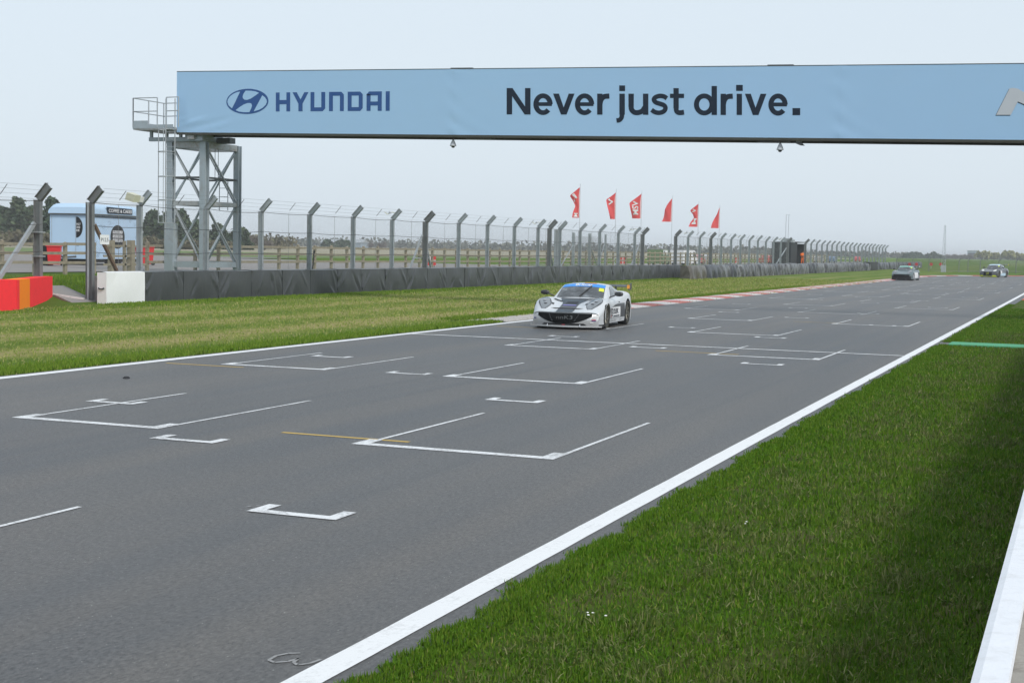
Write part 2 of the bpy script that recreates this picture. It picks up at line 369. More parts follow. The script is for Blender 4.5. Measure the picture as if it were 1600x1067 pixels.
MT['blade_e'] = m_blade('lush_edge_blades', [(0.0, (0.075, 0.175, 0.010)), (0.6, (0.14, 0.26, 0.018)), (1.0, (0.21, 0.29, 0.045))])
MT['blade_t'] = m_blade('tuft_blades', [(0.0, (0.042, 0.14, 0.003)), (0.6, (0.082, 0.205, 0.006)), (1.0, (0.14, 0.225, 0.02))])
MT['thatch'] = m_blade('cut_grass_thatch', [(0.0, (0.06, 0.10, 0.02)), (0.6, (0.115, 0.155, 0.045)), (1.0, (0.21, 0.22, 0.10))])
MT['petal'] = smat('daisy_petals', (0.78, 0.78, 0.74), 0.7, 0, 0.05)

def text_geo(s, size=1.0, bold=0.0, spacing=1.0, align='LEFT'):
    """flat outlines of a word as (verts2d, faces)"""
    cu = bpy.data.curves.new('txt', 'FONT'); cu.body = s; cu.size = size; cu.offset = bold; cu.space_character = spacing
    cu.align_x = align; cu.resolution_u = 3
    o = bpy.data.objects.new('txt', cu); COL.objects.link(o)
    me = bpy.data.meshes.new_from_object(o)
    v = [(p.co.x, p.co.y) for p in me.vertices]; f = [tuple(p.vertices) for p in me.polygons]
    bpy.data.objects.remove(o); bpy.data.meshes.remove(me); bpy.data.curves.remove(cu)
    return np.array(v), f
def text_mb(s, fn, width=None, height=None, bold=0.0, mb=None):
    """word scaled to a width/height box, each point mapped to space by fn(u,v)"""
    v, f = text_geo(s, 1.0, bold); v = v - v.min(0); ext = v.max(0)
    sx = width/ext[0] if width else height/ext[1]; sy = height/ext[1] if height else sx
    mb = mb or MB(); mb.add([fn(a*sx, b*sy) for a, b in v], f); return mb

# ------------------------------------------------------------------ ground, track, paint
def struct(mb, name, mat, label=None, **k):
    o = mb.build(name, mat, **k); tag(o, label, None, None, 'structure'); return o
xs = [-4000, -1500, -600, -250, -120, -62.7, -62, -40, -35, -33, -31.2, -29.9, -28.9, -24, -20, -17, -14.5, -8, -3, -1, 1, 20, 120, 600, 2500]
zs_ = {-4000: .8, -1500: .8, -600: .8, -250: .8, -120: .8, -62.7: .8, -62: .8, -40: .8, -35: .78, -33: .70, -31.2: .42, -29.9: .10, -28.9: -.01}
ys = [-300, -60, -20, 0, 15, 30, 45, 60, 80, 95, 125, 145, 160, 200, 260, 400, 800, 2000, 6000]
G = np.array([[(x, y, .15 if (x in (-62, -40) and 120 < y < 500) else zs_.get(x, -0.012)) for x in xs] for y in ys])
ground = struct(MB().grid(G), 'ground', MT['ground'], fixn=True)

# track: straight, then bending away to the right at the far end
XL, XR = -14.62, -2.86
rows = []
for y in np.linspace(-60, 146, 60): rows.append(((XL, y, 0), (XR, y, 0)))
for a in np.linspace(0, math.radians(92), 40):
    ro, ri = 40.0, 28.24; cx = XL+ro
    rows.append(((cx-ro*math.cos(a), 146+ro*math.sin(a), 0), (cx-ri*math.cos(a)-0.0, 146+ri*math.sin(a), 0)))
track = struct(MB().grid(rows), 'track', MT['asphalt'], fixn=True)

def paint(quads, name, mat, z=0.004, parent=None):
    mb = MB()
    for q in quads: mb.poly([(x, y, z) for x, y in q])
    o = mb.build(name, mat, parent or track); return o
def rect(x0, y0, x1, y1): return [(x0, y0), (x1, y0), (x1, y1), (x0, y1)]
jit = random.Random(3)
def wavy_line(x0, x1, ya, yb, n):
    """a long sprayed line whose edges wander by a few millimetres"""
    L = [(x0+jit.uniform(-.0025, .0025), y) for y in np.linspace(ya, yb, n)]
    R_ = [(x1+jit.uniform(-.0025, .0025), y) for y in np.linspace(ya, yb, n)]
    return [[L[i], R_[i], R_[i+1], L[i+1]] for i in range(n-1)]
paint(wavy_line(-3.335, -3.165, -20, 146, 420), 'edge_line', MT['white_line'])
paint(wavy_line(-14.50, -14.29, -20, 46, 160), 'edge_line', MT['white_line'])
paint([rect(-14.29, 29.42, -3.34, 29.58)], 'start_line', MT['grid_white'], 0.0065)
def grid_slot(xa, xb, y, la=3.2, lb=3.3, faint=False, left=True, right=True):
    # drawn at the front of the slot: fat bar, stubby fat arms, long thin side lines
    q = [rect(xa, y, xb, y+.145), rect(xa, y+.145, xa+.15, y+.42), rect(xb-.16, y+.145, xb, y+.45)]
    if left: q.append(rect(xa+.08, y+.42, xa+.128, y+la))
    if right: q.append(rect(xb-.05, y+.45, xb-.002, y+lb))
    paint(q, 'grid_slot_marking', MT['grid_faint' if faint else 'grid_white'], 0.004)
def bracket(xa, xb, y, faint=False):
    q = [rect(xa, y, xb, y+.115), rect(xa, y+.115, xa+.11, y+.33), rect(xb-.11, y+.115, xb, y+.33)]
    paint(q, 'grid_bracket_marking', MT['grid_faint' if faint else 'grid_white'], 0.0052)
odd = [5.40+14.60*k for k in range(11)]       # rows holding the 2nd and 4th slot columns are offset half a pitch
y = 5.42
row = 0
while y < 140:
    f = y > 45
    if row % 2 == 0:
        grid_slot(-13.20, -11.24, y+.05 if y > 6 else y, faint=f); grid_slot(-9.20, -6.92, y+.1 if y > 6 else y, 3.2, 3.26, faint=f)
    else:
        grid_slot(-11.11, -9.15, y, faint=f); grid_slot(-6.82, -4.64, y, faint=f)
    y += 7.29; row += 1
k = 0
yb = 9.1
while yb < 138:
    f = yb > 45
    if k % 2 == 0:
        bracket(-5.76, -5.0, yb, f); bracket(-8.78, -8.02, yb+2.95, f); bracket(-11.48, -10.78, yb+5.35, f)
    else:
        bracket(-7.30, -6.55, yb, f); bracket(-10.22, -9.52, yb+2.85, f); bracket(-12.88, -12.15, yb+5.1, f)
    yb += 8.2; k += 1
for x0, x1, y in ((-7.87, -6.37, 13.10), (-14.04, -12.55, 19.70), (-8.0, -6.3, 27.75), (-14.0, -12.8, 33.9), (-8.0, -6.6, 42.4)):
    paint([rect(x0, y, x1, y+.075)], 'yellow_slot_line', MT['yellow_line'], 0.0028)
# chalked squiggle and scuffed letters
cq = []
def stroke(pts, w=.018):
    for a, b in zip(pts[:-1], pts[1:]):
        a = np.array(a); b = np.array(b); d = (b-a)/np.linalg.norm(b-a); n = np.array([-d[1], d[0]])*w/2
        cq.append([tuple(a-n), tuple(b-n), tuple(b+n), tuple(a+n)])
stroke([(-3.50, 6.03), (-3.55, 6.0), (-3.58, 5.94), (-3.575, 5.86), (-3.53, 5.84), (-3.48, 5.88), (-3.46, 5.95)])
stroke([(-3.46, 5.95), (-3.45, 5.88), (-3.41, 5.85), (-3.37, 5.90), (-3.355, 5.98)])
stroke([(-5.86, 9.28), (-5.83, 9.28)], .03); stroke([(-5.82, 9.34), (-5.79, 9.34)], .02); stroke([(-5.84, 9.22), (-5.80, 9.22)], .015)
paint(cq, 'chalk_mark', MT['chalk'], 0.0034)
# a dropped scrap on the tarmac
sc = MB().lathe((-12.93, 17.2, 0.004), [(0.001, 0.03), (0.03, 0.026), (0.05, 0.01), (0.055, 0.0)], 'z', 9)
tag(sc.build('rubber_scrap', MT['rubber'], origin=(-12.93, 17.2, 0.004)), 'small black rubber scrap lying on the tarmac near the dry verge', 'scrap')

# kerb along the far side: raised blocks, plain concrete then red and white
kerb = MB().box((-15.86, 36, -.05), (-14.66, 150, -.004)).build('kerb', MT['kerb_bare']); tag(kerb, kind='structure')
def kerb_block(y0, y1, mat, xo=-15.85, xi=-14.56):
    P = [(xi, .006), (xi-.25, .03), (xi-.7, .05), (xo, .03), (xo, -.02)]
    mb = MB(); g = [[(x, y, z) for x, z in P] for y in (y0+.008, (y0+y1)/2, y1-.008)]
    return mb.grid(g).build('kerb_block', mat, kerb, fixn=True)
y = 36.0
while y < 44: kerb_block(y, y+2, MT['kerb_bare'], -14.95); y += 2
k = 0
while y < 150:
    L = 1.95+jit.uniform(-.12, .12); kerb_block(y, y+L, MT['kerb_red' if k % 2 else 'kerb_white']); y += L; k += 1
# far bend kerb
prev = None
for a in np.linspace(0.06, 1.35, 16):
    c = XL+40
    p = [(c-r*math.cos(a), 146+r*math.sin(a)) for r in (40.0, 41.3)]
    if prev:
        mb = MB().prism([(prev[0][0], prev[0][1], -.02), (p[0][0], p[0][1], -.02), (p[1][0], p[1][1], -.02), (prev[1][0], prev[1][1], -.02)], (0, 0, .075))
        k += 1
        mb.build('kerb_block', MT['kerb_white' if k % 2 else 'kerb_red'], kerb, fixn=True)
    prev = p
# near-side painted strips set into the verge
st = MB().box((-2.85, 33.7, -.03), (-0.22, 34.8, .03)); tag(st.build('green_path', MT['kerb_green']), kind='structure')
st = MB().box((-2.85, 73.0, -.03), (-0.22, 76.2, .02)); tag(st.build('orange_path', MT['orange_strip']), kind='structure')

# paddock and fields behind the barrier
def zone(name, pts, z, mat):
    o = MB().poly([(x, y, z) for x, y in pts]).build(name, mat, fixn=True); tag(o, kind='structure'); return o
def dl(d, l): return (-d*math.sin(YAW)+l*math.cos(YAW), d*math.cos(YAW)+l*math.sin(YAW))
zone('paddock', [(-35.2, -40), (-35.2, 95), (-62.6, 95), (-62.6, 107.3), dl(122, -110), dl(122, -260), (-260, -40)], 0.806, MT['gravel'])
o = MB().grid([[(-40.2, y, z), (-61.9, y, z)] for y, z in ((95, .806), (125, .158), (260, .158), (400, .158))]).build('paddock', MT['gravel'], fixn=True); tag(o, kind='structure')
zone('green_field', [dl(123, -500), (-62.8, 107.5), (-62.8, 182), dl(192, -600)], 0.812, MT['field_green'])
zone('dry_field', [dl(190, -900), (-62.9, 180), (-62.9, 430), (-480, 2500), dl(2500, -2600)], 0.818, MT['field_dry'])

# pit wall at the photographer's side
pw = empty('pit_wall', (-0.21, 20, 0), 'low concrete pit wall with white painted edge beside the near verge', 'wall')
MB().box((-0.20, -3, -.02), (0.32, 120, 0.985)).build('wall_body', MT['concrete'], pw)
wb = MB().prism([(-.215, -3, .90), (-.215, -3, .993), (-.195, -3, 1.0), (-.132, -3, 1.0), (-.128, -3, .986), (-.202, -3, .986), (-.202, -3, .90)], (0, 123, 0)); wb.build('painted_edge', MT['pit_white'], pw, fixn=True)

# ------------------------------------------------------------------ advertising bridge and its tower
BY = 47.0
def bz(x): return 6.235 + (x+33.0)*(5.635-6.235)/31.0         # the deck falls slightly towards the pits
BH = 2.32
br = empty('advertising_bridge', (-20, BY, 0), 'long pale blue advertising bridge spanning the track on a steel tower', 'bridge')
XB = 10.0
def bpt(x, v, y=BY): return (x, y, bz(x)+v)
# one stretched skin per bay, with pulled corners and small creases
bays = [-33.0, -21.25, -7.6, XB]
def crease(x, v):
    d = 0.0
    for (cx, cv, sx, sv, a) in ((-32.2, .42, .5, .08, .028), (-31.6, .33, .8, .045, -.018), (-31.0, .26, .6, .035, .016), (-32.5, .7, .15, .3, .016), (-32.7, .5, .2, .05, .02)):
        d += a*math.exp(-((x-cx)/sx)**2-((v-cv-(x-cx)*.25)/sv)**2)
    for bx in bays[1:3]:
        t = x-bx
        if -.2 < t < 2.5: d += .007*math.sin((v*5+t*2.2)*2.2)*math.exp(-t*1.1)*math.exp(-v*1.6)
        if abs(t) < .6: d += .005*math.sin(v*9+t*4)*math.exp(-(t/.25)**2)
    return d
for x0, x1 in zip(bays[:-1], bays[1:]):
    nx = int((x1-x0)*9); nv = 30
    g = [[(x, BY-crease(x, v)-0.012*math.sin(math.pi*v/BH)*0, bz(x)+v) for x in np.linspace(x0+.001, x1-.001, nx)] for v in np.linspace(0, BH, nv)]
    MB().grid(g).build('banner_skin', MT['banner'], br, smooth=True, fixn=True)
    g = [[(x, BY+1.05, bz(x)+v) for x in (x0, x1)] for v in (0, BH)]
    MB().grid(g).build('rear_banner_skin', MT['banner'], br)
MB().prism([bpt(-33, -.03, BY+.03), bpt(XB, -.03, BY+.03), bpt(XB, -.03, BY+1.02), bpt(-33, -.03, BY+1.02)], (0, 0, .06)).build('soffit', MT['soffit'], br, fixn=True)
MB().prism([bpt(-33, BH-.05, BY+.03), bpt(XB, BH-.05, BY+.03), bpt(XB, BH-.05, BY+1.02), bpt(-33, BH-.05, BY+1.02)], (0, 0, .05)).build('top_sheet', MT['steel'], br, fixn=True)
MB().prism([bpt(-32.98, .02, BY+.04), bpt(-32.98, .02, BY+1.0), bpt(-32.98, BH-.06, BY+1.0), bpt(-32.98, BH-.06, BY+.04)], (.03, 0, 0)).build('end_sheet', MT['banner'], br, fixn=True)
mb = MB(); mb.bar(bpt(-33, -.045, BY+.02), bpt(XB, -.045, BY+.02), .06, .09); mb.build('bottom_chord', MT['soffit'], br)
mb = MB(); mb.bar(bpt(-33, -.05, BY+1.0), bpt(XB, -.05, BY+1.0), .08, .10); mb.build('bottom_chord', MT['soffit'], br)
mb = MB(); mb.bar(bpt(-33, BH+.012, BY+.02), bpt(XB, BH+.012, BY+.02), .05, .025); mb.build('top_trim', MT['steel_dark'], br)
for x in (-21.3, -9.9):
    MB().bar(bpt(x-.1, BH+.04, BY+.1), bpt(x+.75, BH+.04, BY+.1), .12, .035).build('lifting_plate', MT['steel_dark'], br)
for x, w in ((-20.3, 1.0), (-9.75, 1.05)):
    MB().bar(bpt(x-w/2, -.115, BY+.3), bpt(x+w/2, -.115, BY+.3), .3, .05).build('splice_plate', MT['steel_dark'], br)
# printed marks, flat on the skin
PY = BY-0.006
def onb(x, zz, off=0.0): return (x, PY-off, zz)
def bx_(px, py):                     # photo pixel -> point of the banner plane
    d = fw + r2*(px-800)/F_PX - u2*(py-533.5)/F_PX
    q = d*(PY/d[1]) + np.array([0, 0, CAM_H]); return q[0], q[2]
A = np.array(bx_(431, 174.5)); B_ = np.array(bx_(610, 173.5)); C_ = np.array(bx_(431, 145))
def tri_word(origin, ux, uy): return lambda u, v: (origin[0]+u*ux[0]+v*uy[0], PY, origin[1]+u*ux[1]+v*uy[1])
# squared-off wordmark, drawn letter by letter (cell 1 high)
def seg(*pts): return list(pts)
t_ = .22
GL = {
 'H': [[(0,0),(t_,0),(t_,1),(0,1)], [(.62,0),(.84,0),(.84,1),(.62,1)], [(t_,.38),(.62,.38),(.62,.60),(t_,.60)]],
 'Y': [[(0,1),(.24,1),(.46,.62),(.46,.36),(.34,.36),(.34,.40)], [(.68,1),(.92,1),(.58,.40),(.58,.36),(.46,.36),(.46,.62)], [(.34,0),(.58,0),(.58,.36),(.34,.36)]],
 'U': [[(0,0),(.70,0),(.84,.14),(.84,.20),(t_,.20),(0,.20)], [(0,.20),(t_,.20),(t_,1),(0,1)], [(.62,.20),(.84,.20),(.84,1),(.62,1)]],
 'N': [[(0,0),(t_,0),(t_,.80),(0,.80)], [(0,.80),(.84,.80),(.84,.86),(.70,1),(0,1)], [(.62,0),(.84,0),(.84,.80),(.62,.80)]],
 'D': [[(0,0),(.70,0),(.84,.14),(.84,.20),(0,.20)], [(0,.80),(.84,.80),(.84,.86),(.70,1),(0,1)], [(0,.20),(t_,.20),(t_,.80),(0,.80)], [(.62,.20),(.84,.20),(.84,.80),(.62,.80)]],
 'A': [[(0,0),(t_,0),(t_,.86),(0,.86)], [(.62,0),(.84,0),(.84,.80),(.62,.80)], [(0,.80),(.84,.80),(.84,.86),(.84,1),(.14,1),(0,.86)], [(t_,.28),(.62,.28),(.62,.48),(t_,.48)]],
 'I': [[(0,0),(t_,0),(t_,1),(0,1)]],
}
adv = {'H': 1.00, 'Y': 1.06, 'U': 1.06, 'N': 1.06, 'D': 1.06, 'A': 1.06, 'I': .24}
adv['H'] = 1.00
total = sum(adv[c] for c in 'HYUNDA')+.22
ux = (B_-A)/total; uy = (C_-A)
mb = MB(); xo = 0
fn = tri_word(A, ux, uy)
for c in 'HYUNDAI':
    for poly in GL[c]:
        mb.poly([fn(xo+(a if c != 'Y' else a-.02), b) for a, b in poly])
    xo += adv[c] if c != 'Y' else 1.02
mb.build('wordmark_lettering', MT['logo_blue'], br, fixn=True)
# oval emblem with slanted letter: blue oval, paler windows on top
def zm(x, y): return bx_(190+x/5.927, 90+y/5.927)          # measured on an enlargement
cx0, cz0 = zm(1164, 408); ex = zm(1360, 408)[0]-cx0; ez = (zm(1164, 292)[1]-zm(1164, 525)[1])/2
mb = MB(); mb.poly([onb(cx0+ex*math.cos(t), cz0+ez*math.sin(t)) for t in np.linspace(0, 2*math.pi, 48, endpoint=False)]); mb.build('oval_emblem', MT['logo_blue'], br, fixn=True)
W_ = [
 [(1098,318),(1070,322),(1035,338),(1005,360),(984,390),(980,415),(990,445),(1022,473),(1050,420),(1075,366)],
 [(1303,352),(1328,370),(1344,395),(1346,415),(1335,440),(1308,467),(1270,488),(1224,500),(1248,455),(1275,405)],
 [(1150,309),(1200,310),(1240,316),(1273,329),(1235,357),(1195,383),(1165,394),(1140,393),(1124,380),(1121,362),(1130,335)],
 [(1056,489),(1085,502),(1130,509),(1184,508),(1200,475),(1208,448),(1203,430),(1190,423),(1165,424),(1130,438),(1095,460)]]
mb = MB()
for w in W_: mb.poly([onb(*zm(*p), .004) for p in w])
mb.build('emblem_window', MT['banner'], br, fixn=True)
# bold rounded slogan, each letter drawn from strokes (unit = capital height)
def strip(pts, w):
    P2 = np.array(pts, float); out_ = []
    d = np.gradient(P2, axis=0); d /= np.linalg.norm(d, axis=1)[:, None]; nn = np.stack([-d[:, 1], d[:, 0]], 1)*w/2
    return [[tuple(P2[i]-nn[i]), tuple(P2[i+1]-nn[i+1]), tuple(P2[i+1]+nn[i+1]), tuple(P2[i]+nn[i])] for i in range(len(P2)-1)]
def ring(cx, cy, rx, ry, w, a0, a1, n=28):
    t = np.radians(np.linspace(a0, a1, n)); return [[(cx+rx*math.cos(a), cy+ry*math.sin(a)), (cx+rx*math.cos(b), cy+ry*math.sin(b)), (cx+(rx-w)*math.cos(b), cy+(ry-w*.95)*math.sin(b)), (cx+(rx-w)*math.cos(a), cy+(ry-w*.95)*math.sin(a))] for a, b in zip(t[:-1], t[1:])]
def bx2(x0, y0, x1, y1): return [[(x0, y0), (x1, y0), (x1, y1), (x0, y1)]]
def smooth_path(pts, n=5):
    P2 = np.array(pts, float); t = np.arange(len(P2)); tt = np.linspace(0, len(P2)-1, (len(P2)-1)*n+1); f = [cr2(t, P2[:, k]) for k in (0, 1)]
    return [(f[0](x), f[1](x)) for x in tt]
def cr2(xs, ys):
    m = np.gradient(ys)
    def f(x):
        i = min(int(x), len(xs)-2); u = x-i
        return (2*u**3-3*u**2+1)*ys[i]+(u**3-2*u**2+u)*m[i]+(-2*u**3+3*u**2)*ys[i+1]+(u**3-u**2)*m[i+1]
    return f
LET = {
 'N': [bx2(0, 0, .205, 1), bx2(.695, 0, .90, 1), [[(0, 1), (.22, 1), (.90, 0), (.68, 0)]]],
 'e': [ring(.365, .39, .365, .41, .19, 0, 318), bx2(.10, .325, .70, .465)],
 'v': [[[(0, .79), (.22, .79), (.40, .27), (.405, 0), (.30, 0)], [(.405, 0), (.40, .27), (.59, .79), (.81, .79), (.51, 0)]]],
 'r': [bx2(0, 0, .2, .79), strip(smooth_path([(.10, .36), (.15, .56), (.27, .68), (.46, .70)]), .19)],
 'j': [bx2(.13, .0, .335, .79), strip(smooth_path([(.232, .02), (.21, -.11), (.13, -.20), (.02, -.22)]), .17), bx2(.125, .89, .345, 1.10)],
 'u': [bx2(0, .30, .2, .79), strip(smooth_path([(.1, .32), (.12, .19), (.22, .095), (.36, .08), (.52, .14), (.62, .28)]), .19), bx2(.55, 0, .75, .79)],
 's': [strip(smooth_path([(.62, .615), (.50, .69), (.33, .705), (.17, .645), (.13, .555), (.20, .465), (.35, .415), (.51, .355), (.565, .25), (.50, .13), (.33, .075), (.16, .105), (.04, .185)]), .17)],
 't': [bx2(.13, .24, .33, 1.0), bx2(0, .63, .13, .79), bx2(.33, .63, .53, .79), strip(smooth_path([(.23, .28), (.25, .14), (.35, .08), (.53, .10)]), .18)],
 'd': [ring(.39, .39, .39, .41, .19, 0, 360, 36), bx2(.67, 0, .87, 1.08)],
 'i': [bx2(.02, 0, .22, .79), bx2(0, .90, .25, 1.12)], '.': [bx2(0, 0, .29, .26)]}
PL = [('N', 253), ('e', 368), ('v', 453), ('e', 547), ('r', 643), ('j', 724), ('u', 778), ('s', 873), ('t', 957), ('d', 1060), ('r', 1175), ('i', 1242), ('v', 1280), ('e', 1381), ('.', 1485)]
for ch, lx in PL:
    mb = MB()
    for k, part in enumerate(LET[ch]):
        for poly in part:
            pts = []
            for (a, b) in poly:
                zx = lx+a*114; zy = 246+.0024*(zx-253)-b*(113.5+.002*(zx-253))
                q = bx_(700+zx/2.7586, 90+zy/2.7586); pts.append((q[0], PY-.0007*k, q[1]))
            mb.poly(pts)
    mb.build('slogan_letter', MT['slogan'], br, fixn=True)
NL = [(1556, 180.5), (1577, 139), (1583, 138.2), (1590, 139.5), (1600, 145), (1612, 156), (1620, 160), (1630, 154), (1640, 138), (1660, 138), (1641, 176), (1634, 181), (1624, 181), (1612, 174), (1600, 164), (1590, 159.5), (1579, 180.5)]
c0 = np.mean([bx_(*p) for p in NL], 0)
mb = MB(); mb.poly([onb(*p) for p in [tuple(np.array(bx_(*p))+(np.array(bx_(*p))-c0)*.0+np.array([-.012, -.012])) for p in NL]]); mb.build('emblem_outline', MT['slogan'], br, fixn=True)
mb = MB(); mb.poly([onb(*(np.array(bx_(*p))+np.array([.008, .010])), .004) for p in NL]); mb.build('silver_emblem', MT['silver'], br, fixn=True)
# closed-circuit cameras and a small horn under the deck
for x, which in ((-21.32, 'beneath the first seam of the blue bridge near its tower'), (-9.53, 'beneath the blue bridge beside the small grey horn')):
    zt = bz(x)-.09; c = empty('dome_camera', (x, BY+.2, zt), 'pale drop-shaped dome camera hanging '+which, 'camera')
    MB().tube((x, BY+.2, zt+.04), (x, BY+.2, zt-.09), .022, 8).build('stem', MT['steel_dark'], c)
    MB().lathe((x, BY+.2, zt), [(.03, -.07), (.045, -.10), (.085, -.19), (.115, -.27), (.118, -.295), (.07, -.298)], 'z', 16).build('housing', MT['silver'], c, smooth=True)
    MB().lathe((x, BY+.2, zt-.298), [(.068, 0), (.062, -.03), (.045, -.055), (.0, -.068)], 'z', 14).build('dome', MT['glass'], c, smooth=True)
x = -8.95; zt = bz(x)-.03
hn = empty('horn_speaker', (x, BY+.2, zt), 'small grey angled speaker under the blue bridge beside a dome camera', 'speaker')
MB().box((x-.06, BY+.15, zt-.1), (x+.12, BY+.28, zt+.02)).build('bracket', MT['steel'], hn)
MB().prism([(x-.16, BY+.08, zt-.10), (x+.06, BY+.08, zt-.19), (x+.20, BY+.08, zt-.20), (x+.10, BY+.08, zt-.10)], (0, .28, 0)).build('body', MT['steel_dark'], hn, fixn=True)

# tower
tw = empty('bridge_tower', (-32.8, 48.6, .6), 'grey braced steel tower carrying the blue bridge behind the black barrier', 'tower')
XA, XC, YA, YC = -33.60, -32.06, 47.5, 49.85
for (x, y, w) in ((XA, YA, .25), (XC, YA, .27), (XC, YC, .24), (XA, YC, .24)):
    # each leg an H section: two flanges and a web
    m = MB(); m.box((x-w/2, y-w/2, .5), (x+w/2, y-w/2+.03, 5.9)); m.box((x-w/2, y+w/2-.03, .5), (x+w/2, y+w/2, 5.9)); m.box((x-.03, y-w/2+.03, .5), (x+.03, y+w/2-.03, 5.9)); m.build('leg', MT['tower'], tw)
MB().box((XA-.20, YA-.16, .5), (XA+.20, YA+.16, 2.72)).build('leg_casing', MT['tower'], tw)
for z, h, mt in ((5.79, .24, 'tower_rusty'), (3.52, .17, 'tower_rusty'), (1.12, .22, 'tower'), (4.52, .07, 'steel_dark')):
    for (a, b) in (((XA, YA), (XC, YA)), ((XC, YA), (XC, YC)), ((XA, YC), (XC, YC)), ((XA, YA), (XA, YC))):
        d = Vector((b[0]-a[0], b[1]-a[1], 0)).normalized()*.14
        MB().bar((a[0]+d.x, a[1]+d.y, z), (b[0]-d.x, b[1]-d.y, z), .14, h).build('cross_beam', MT[mt], tw)
for (a, b) in (((XA, YA), (XC, YA)), ((XC, YA), (XC, YC)), ((XA, YC), (XC, YC)), ((XA, YA), (XA, YC))):
    for z0, z1 in ((3.62, 5.68), (1.24, 3.42)):
        d = Vector((b[0]-a[0], b[1]-a[1], 0)).normalized()*.12; n = Vector((-d.y, d.x, 0)).normalized()*.04
        MB().bar((a[0]+d.x+n.x, a[1]+d.y+n.y, z0), (b[0]-d.x+n.x, b[1]-d.y+n.y, z1), .06, .05).build('brace', MT['tower'], tw)
        MB().bar((a[0]+d.x-n.x, a[1]+d.y-n.y, z1), (b[0]-d.x-n.x, b[1]-d.y-n.y, z0), .06, .05).build('brace', MT['steel'], tw)
# bearing seats under the deck
MB().box((-32.75, 47.2, 5.92), (-31.95, 48.6, 6.16)).build('bearing_seat', MT['tower'], tw)
MB().box((-32.55, 47.05, 5.98), (-32.25, 47.2, 6.19)).build('bearing_plate', MT['tower_rusty'], tw)
MB().box((-31.9, 48.1, 5.88), (-31.3, 48.5, 6.10)).build('bearing_plate', MT['steel_dark'], tw)
MB().bar((-34.5, 47.35, 6.0), (-32.8, 47.35, 6.0), .14, .15).build('outrigger', MT['tower'], tw)
MB().bar((-34.5, 48.5, 6.0), (-31.6, 48.5, 6.0), .14, .15).build('outrigger', MT['tower'], tw)
for x in (-34.42, -33.7, -33.05):
    MB().box((x-.05, 47.3, 6.075), (x+.05, 47.4, 6.33)).build('deck_strut', MT['tower'], tw)
# access platform
PX0, PX1, PY0, PY1, PZ = -34.85, -32.98, 46.75, 48.75, 6.42
MB().box((PX0, PY0, PZ-.09), (PX1, PY1, PZ)).build('platform_deck', MT['tower_rusty'], tw)
MB().box((PX0-.015, PY0-.015, PZ-.04), (PX0+.7, PY0-.002, PZ+.26)).build('toe_board', MT['tower'], tw)
MB().box((PX0+.7, PY0-.012, PZ-.04), (PX1, PY0-.002, PZ+.10)).build('toe_board', MT['tower'], tw)
MB().box((PX0-.012, PY0, PZ-.04), (PX0-.002, PY1, PZ+.24)).build('toe_board', MT['tower'], tw)
rail_loops = [
 [(PX0, PY0), (PX0, PY1)], [(PX0, PY1), (-33.05, PY1)], [(PX0, PY0), (-33.72, PY0)], [(-33.30, PY0), (-32.72, PY0-.03)]]
for (a, b) in rail_loops:
    for h in (.62, 1.14):
        MB().tube((a[0], a[1], PZ+h), (b[0], b[1], PZ+h), .021, 6).build('guard_rail', MT['steel'], tw)
    L = math.hypot(b[0]-a[0], b[1]-a[1]); n = max(1, round(L/1.0))
    for i in range(n+1):
        x = a[0]+(b[0]-a[0])*i/n; y = a[1]+(b[1]-a[1])*i/n
        if (i in (0,)) and (a != (-33.30, PY0)) and a != (PX0, PY0): continue
        MB().tube((x, y, PZ), (x, y, PZ+1.14), .024, 6).build('stanchion', MT['steel'], tw)
# caged ladder
LY = 46.72
for x in (-33.30, -32.88): MB().tube((x, LY, 2.2), (x, LY, 7.5), .022, 6).build('ladder_stile', MT['steel'], tw)
z = 2.3
while z < 6.4: MB().tube((-33.30, LY, z), (-32.88, LY, z), .013, 5).build('rung', MT['steel'], tw); z += .28
for x, y in ((-33.45, LY-.25), (-33.34, LY-.42), (-32.98, LY-.60)):
    MB().tube((x, y, 2.7), (x, y, 6.35), .014, 5).build('cage_strap', MT['steel'], tw)
for z in (2.72, 3.6, 4.5, 5.45, 6.3):
    pts = [(-33.30, LY, z), (-33.46, LY-.14, z), (-33.45, LY-.27, z), (-33.34, LY-.43, z), (-33.15, LY-.57, z), (-32.98, LY-.61, z), (-32.82, LY-.5, z), (-32.76, LY-.25, z), (-32.88, LY, z)]
    MB().path(pts, .017, 5).build('cage_hoop', MT['steel'], tw)
# rear ladder seen through the frame
for x in (-32.75, -32.35): MB().tube((x, 49.6, 3.3), (x, 49.6, 4.5), .018, 5).build('ladder_stile', MT['steel'], tw)
for z in (3.5, 3.85, 4.2): MB().tube((-32.75, 49.6, z), (-32.35, 49.6, z), .012, 5).build('rung', MT['steel'], tw)
for x in (-32.55, -32.7): MB().tube((x, 49.2, 4.5), (x, 49.2, 5.9), .012, 5).build('cable_drop', MT['cable'], tw)

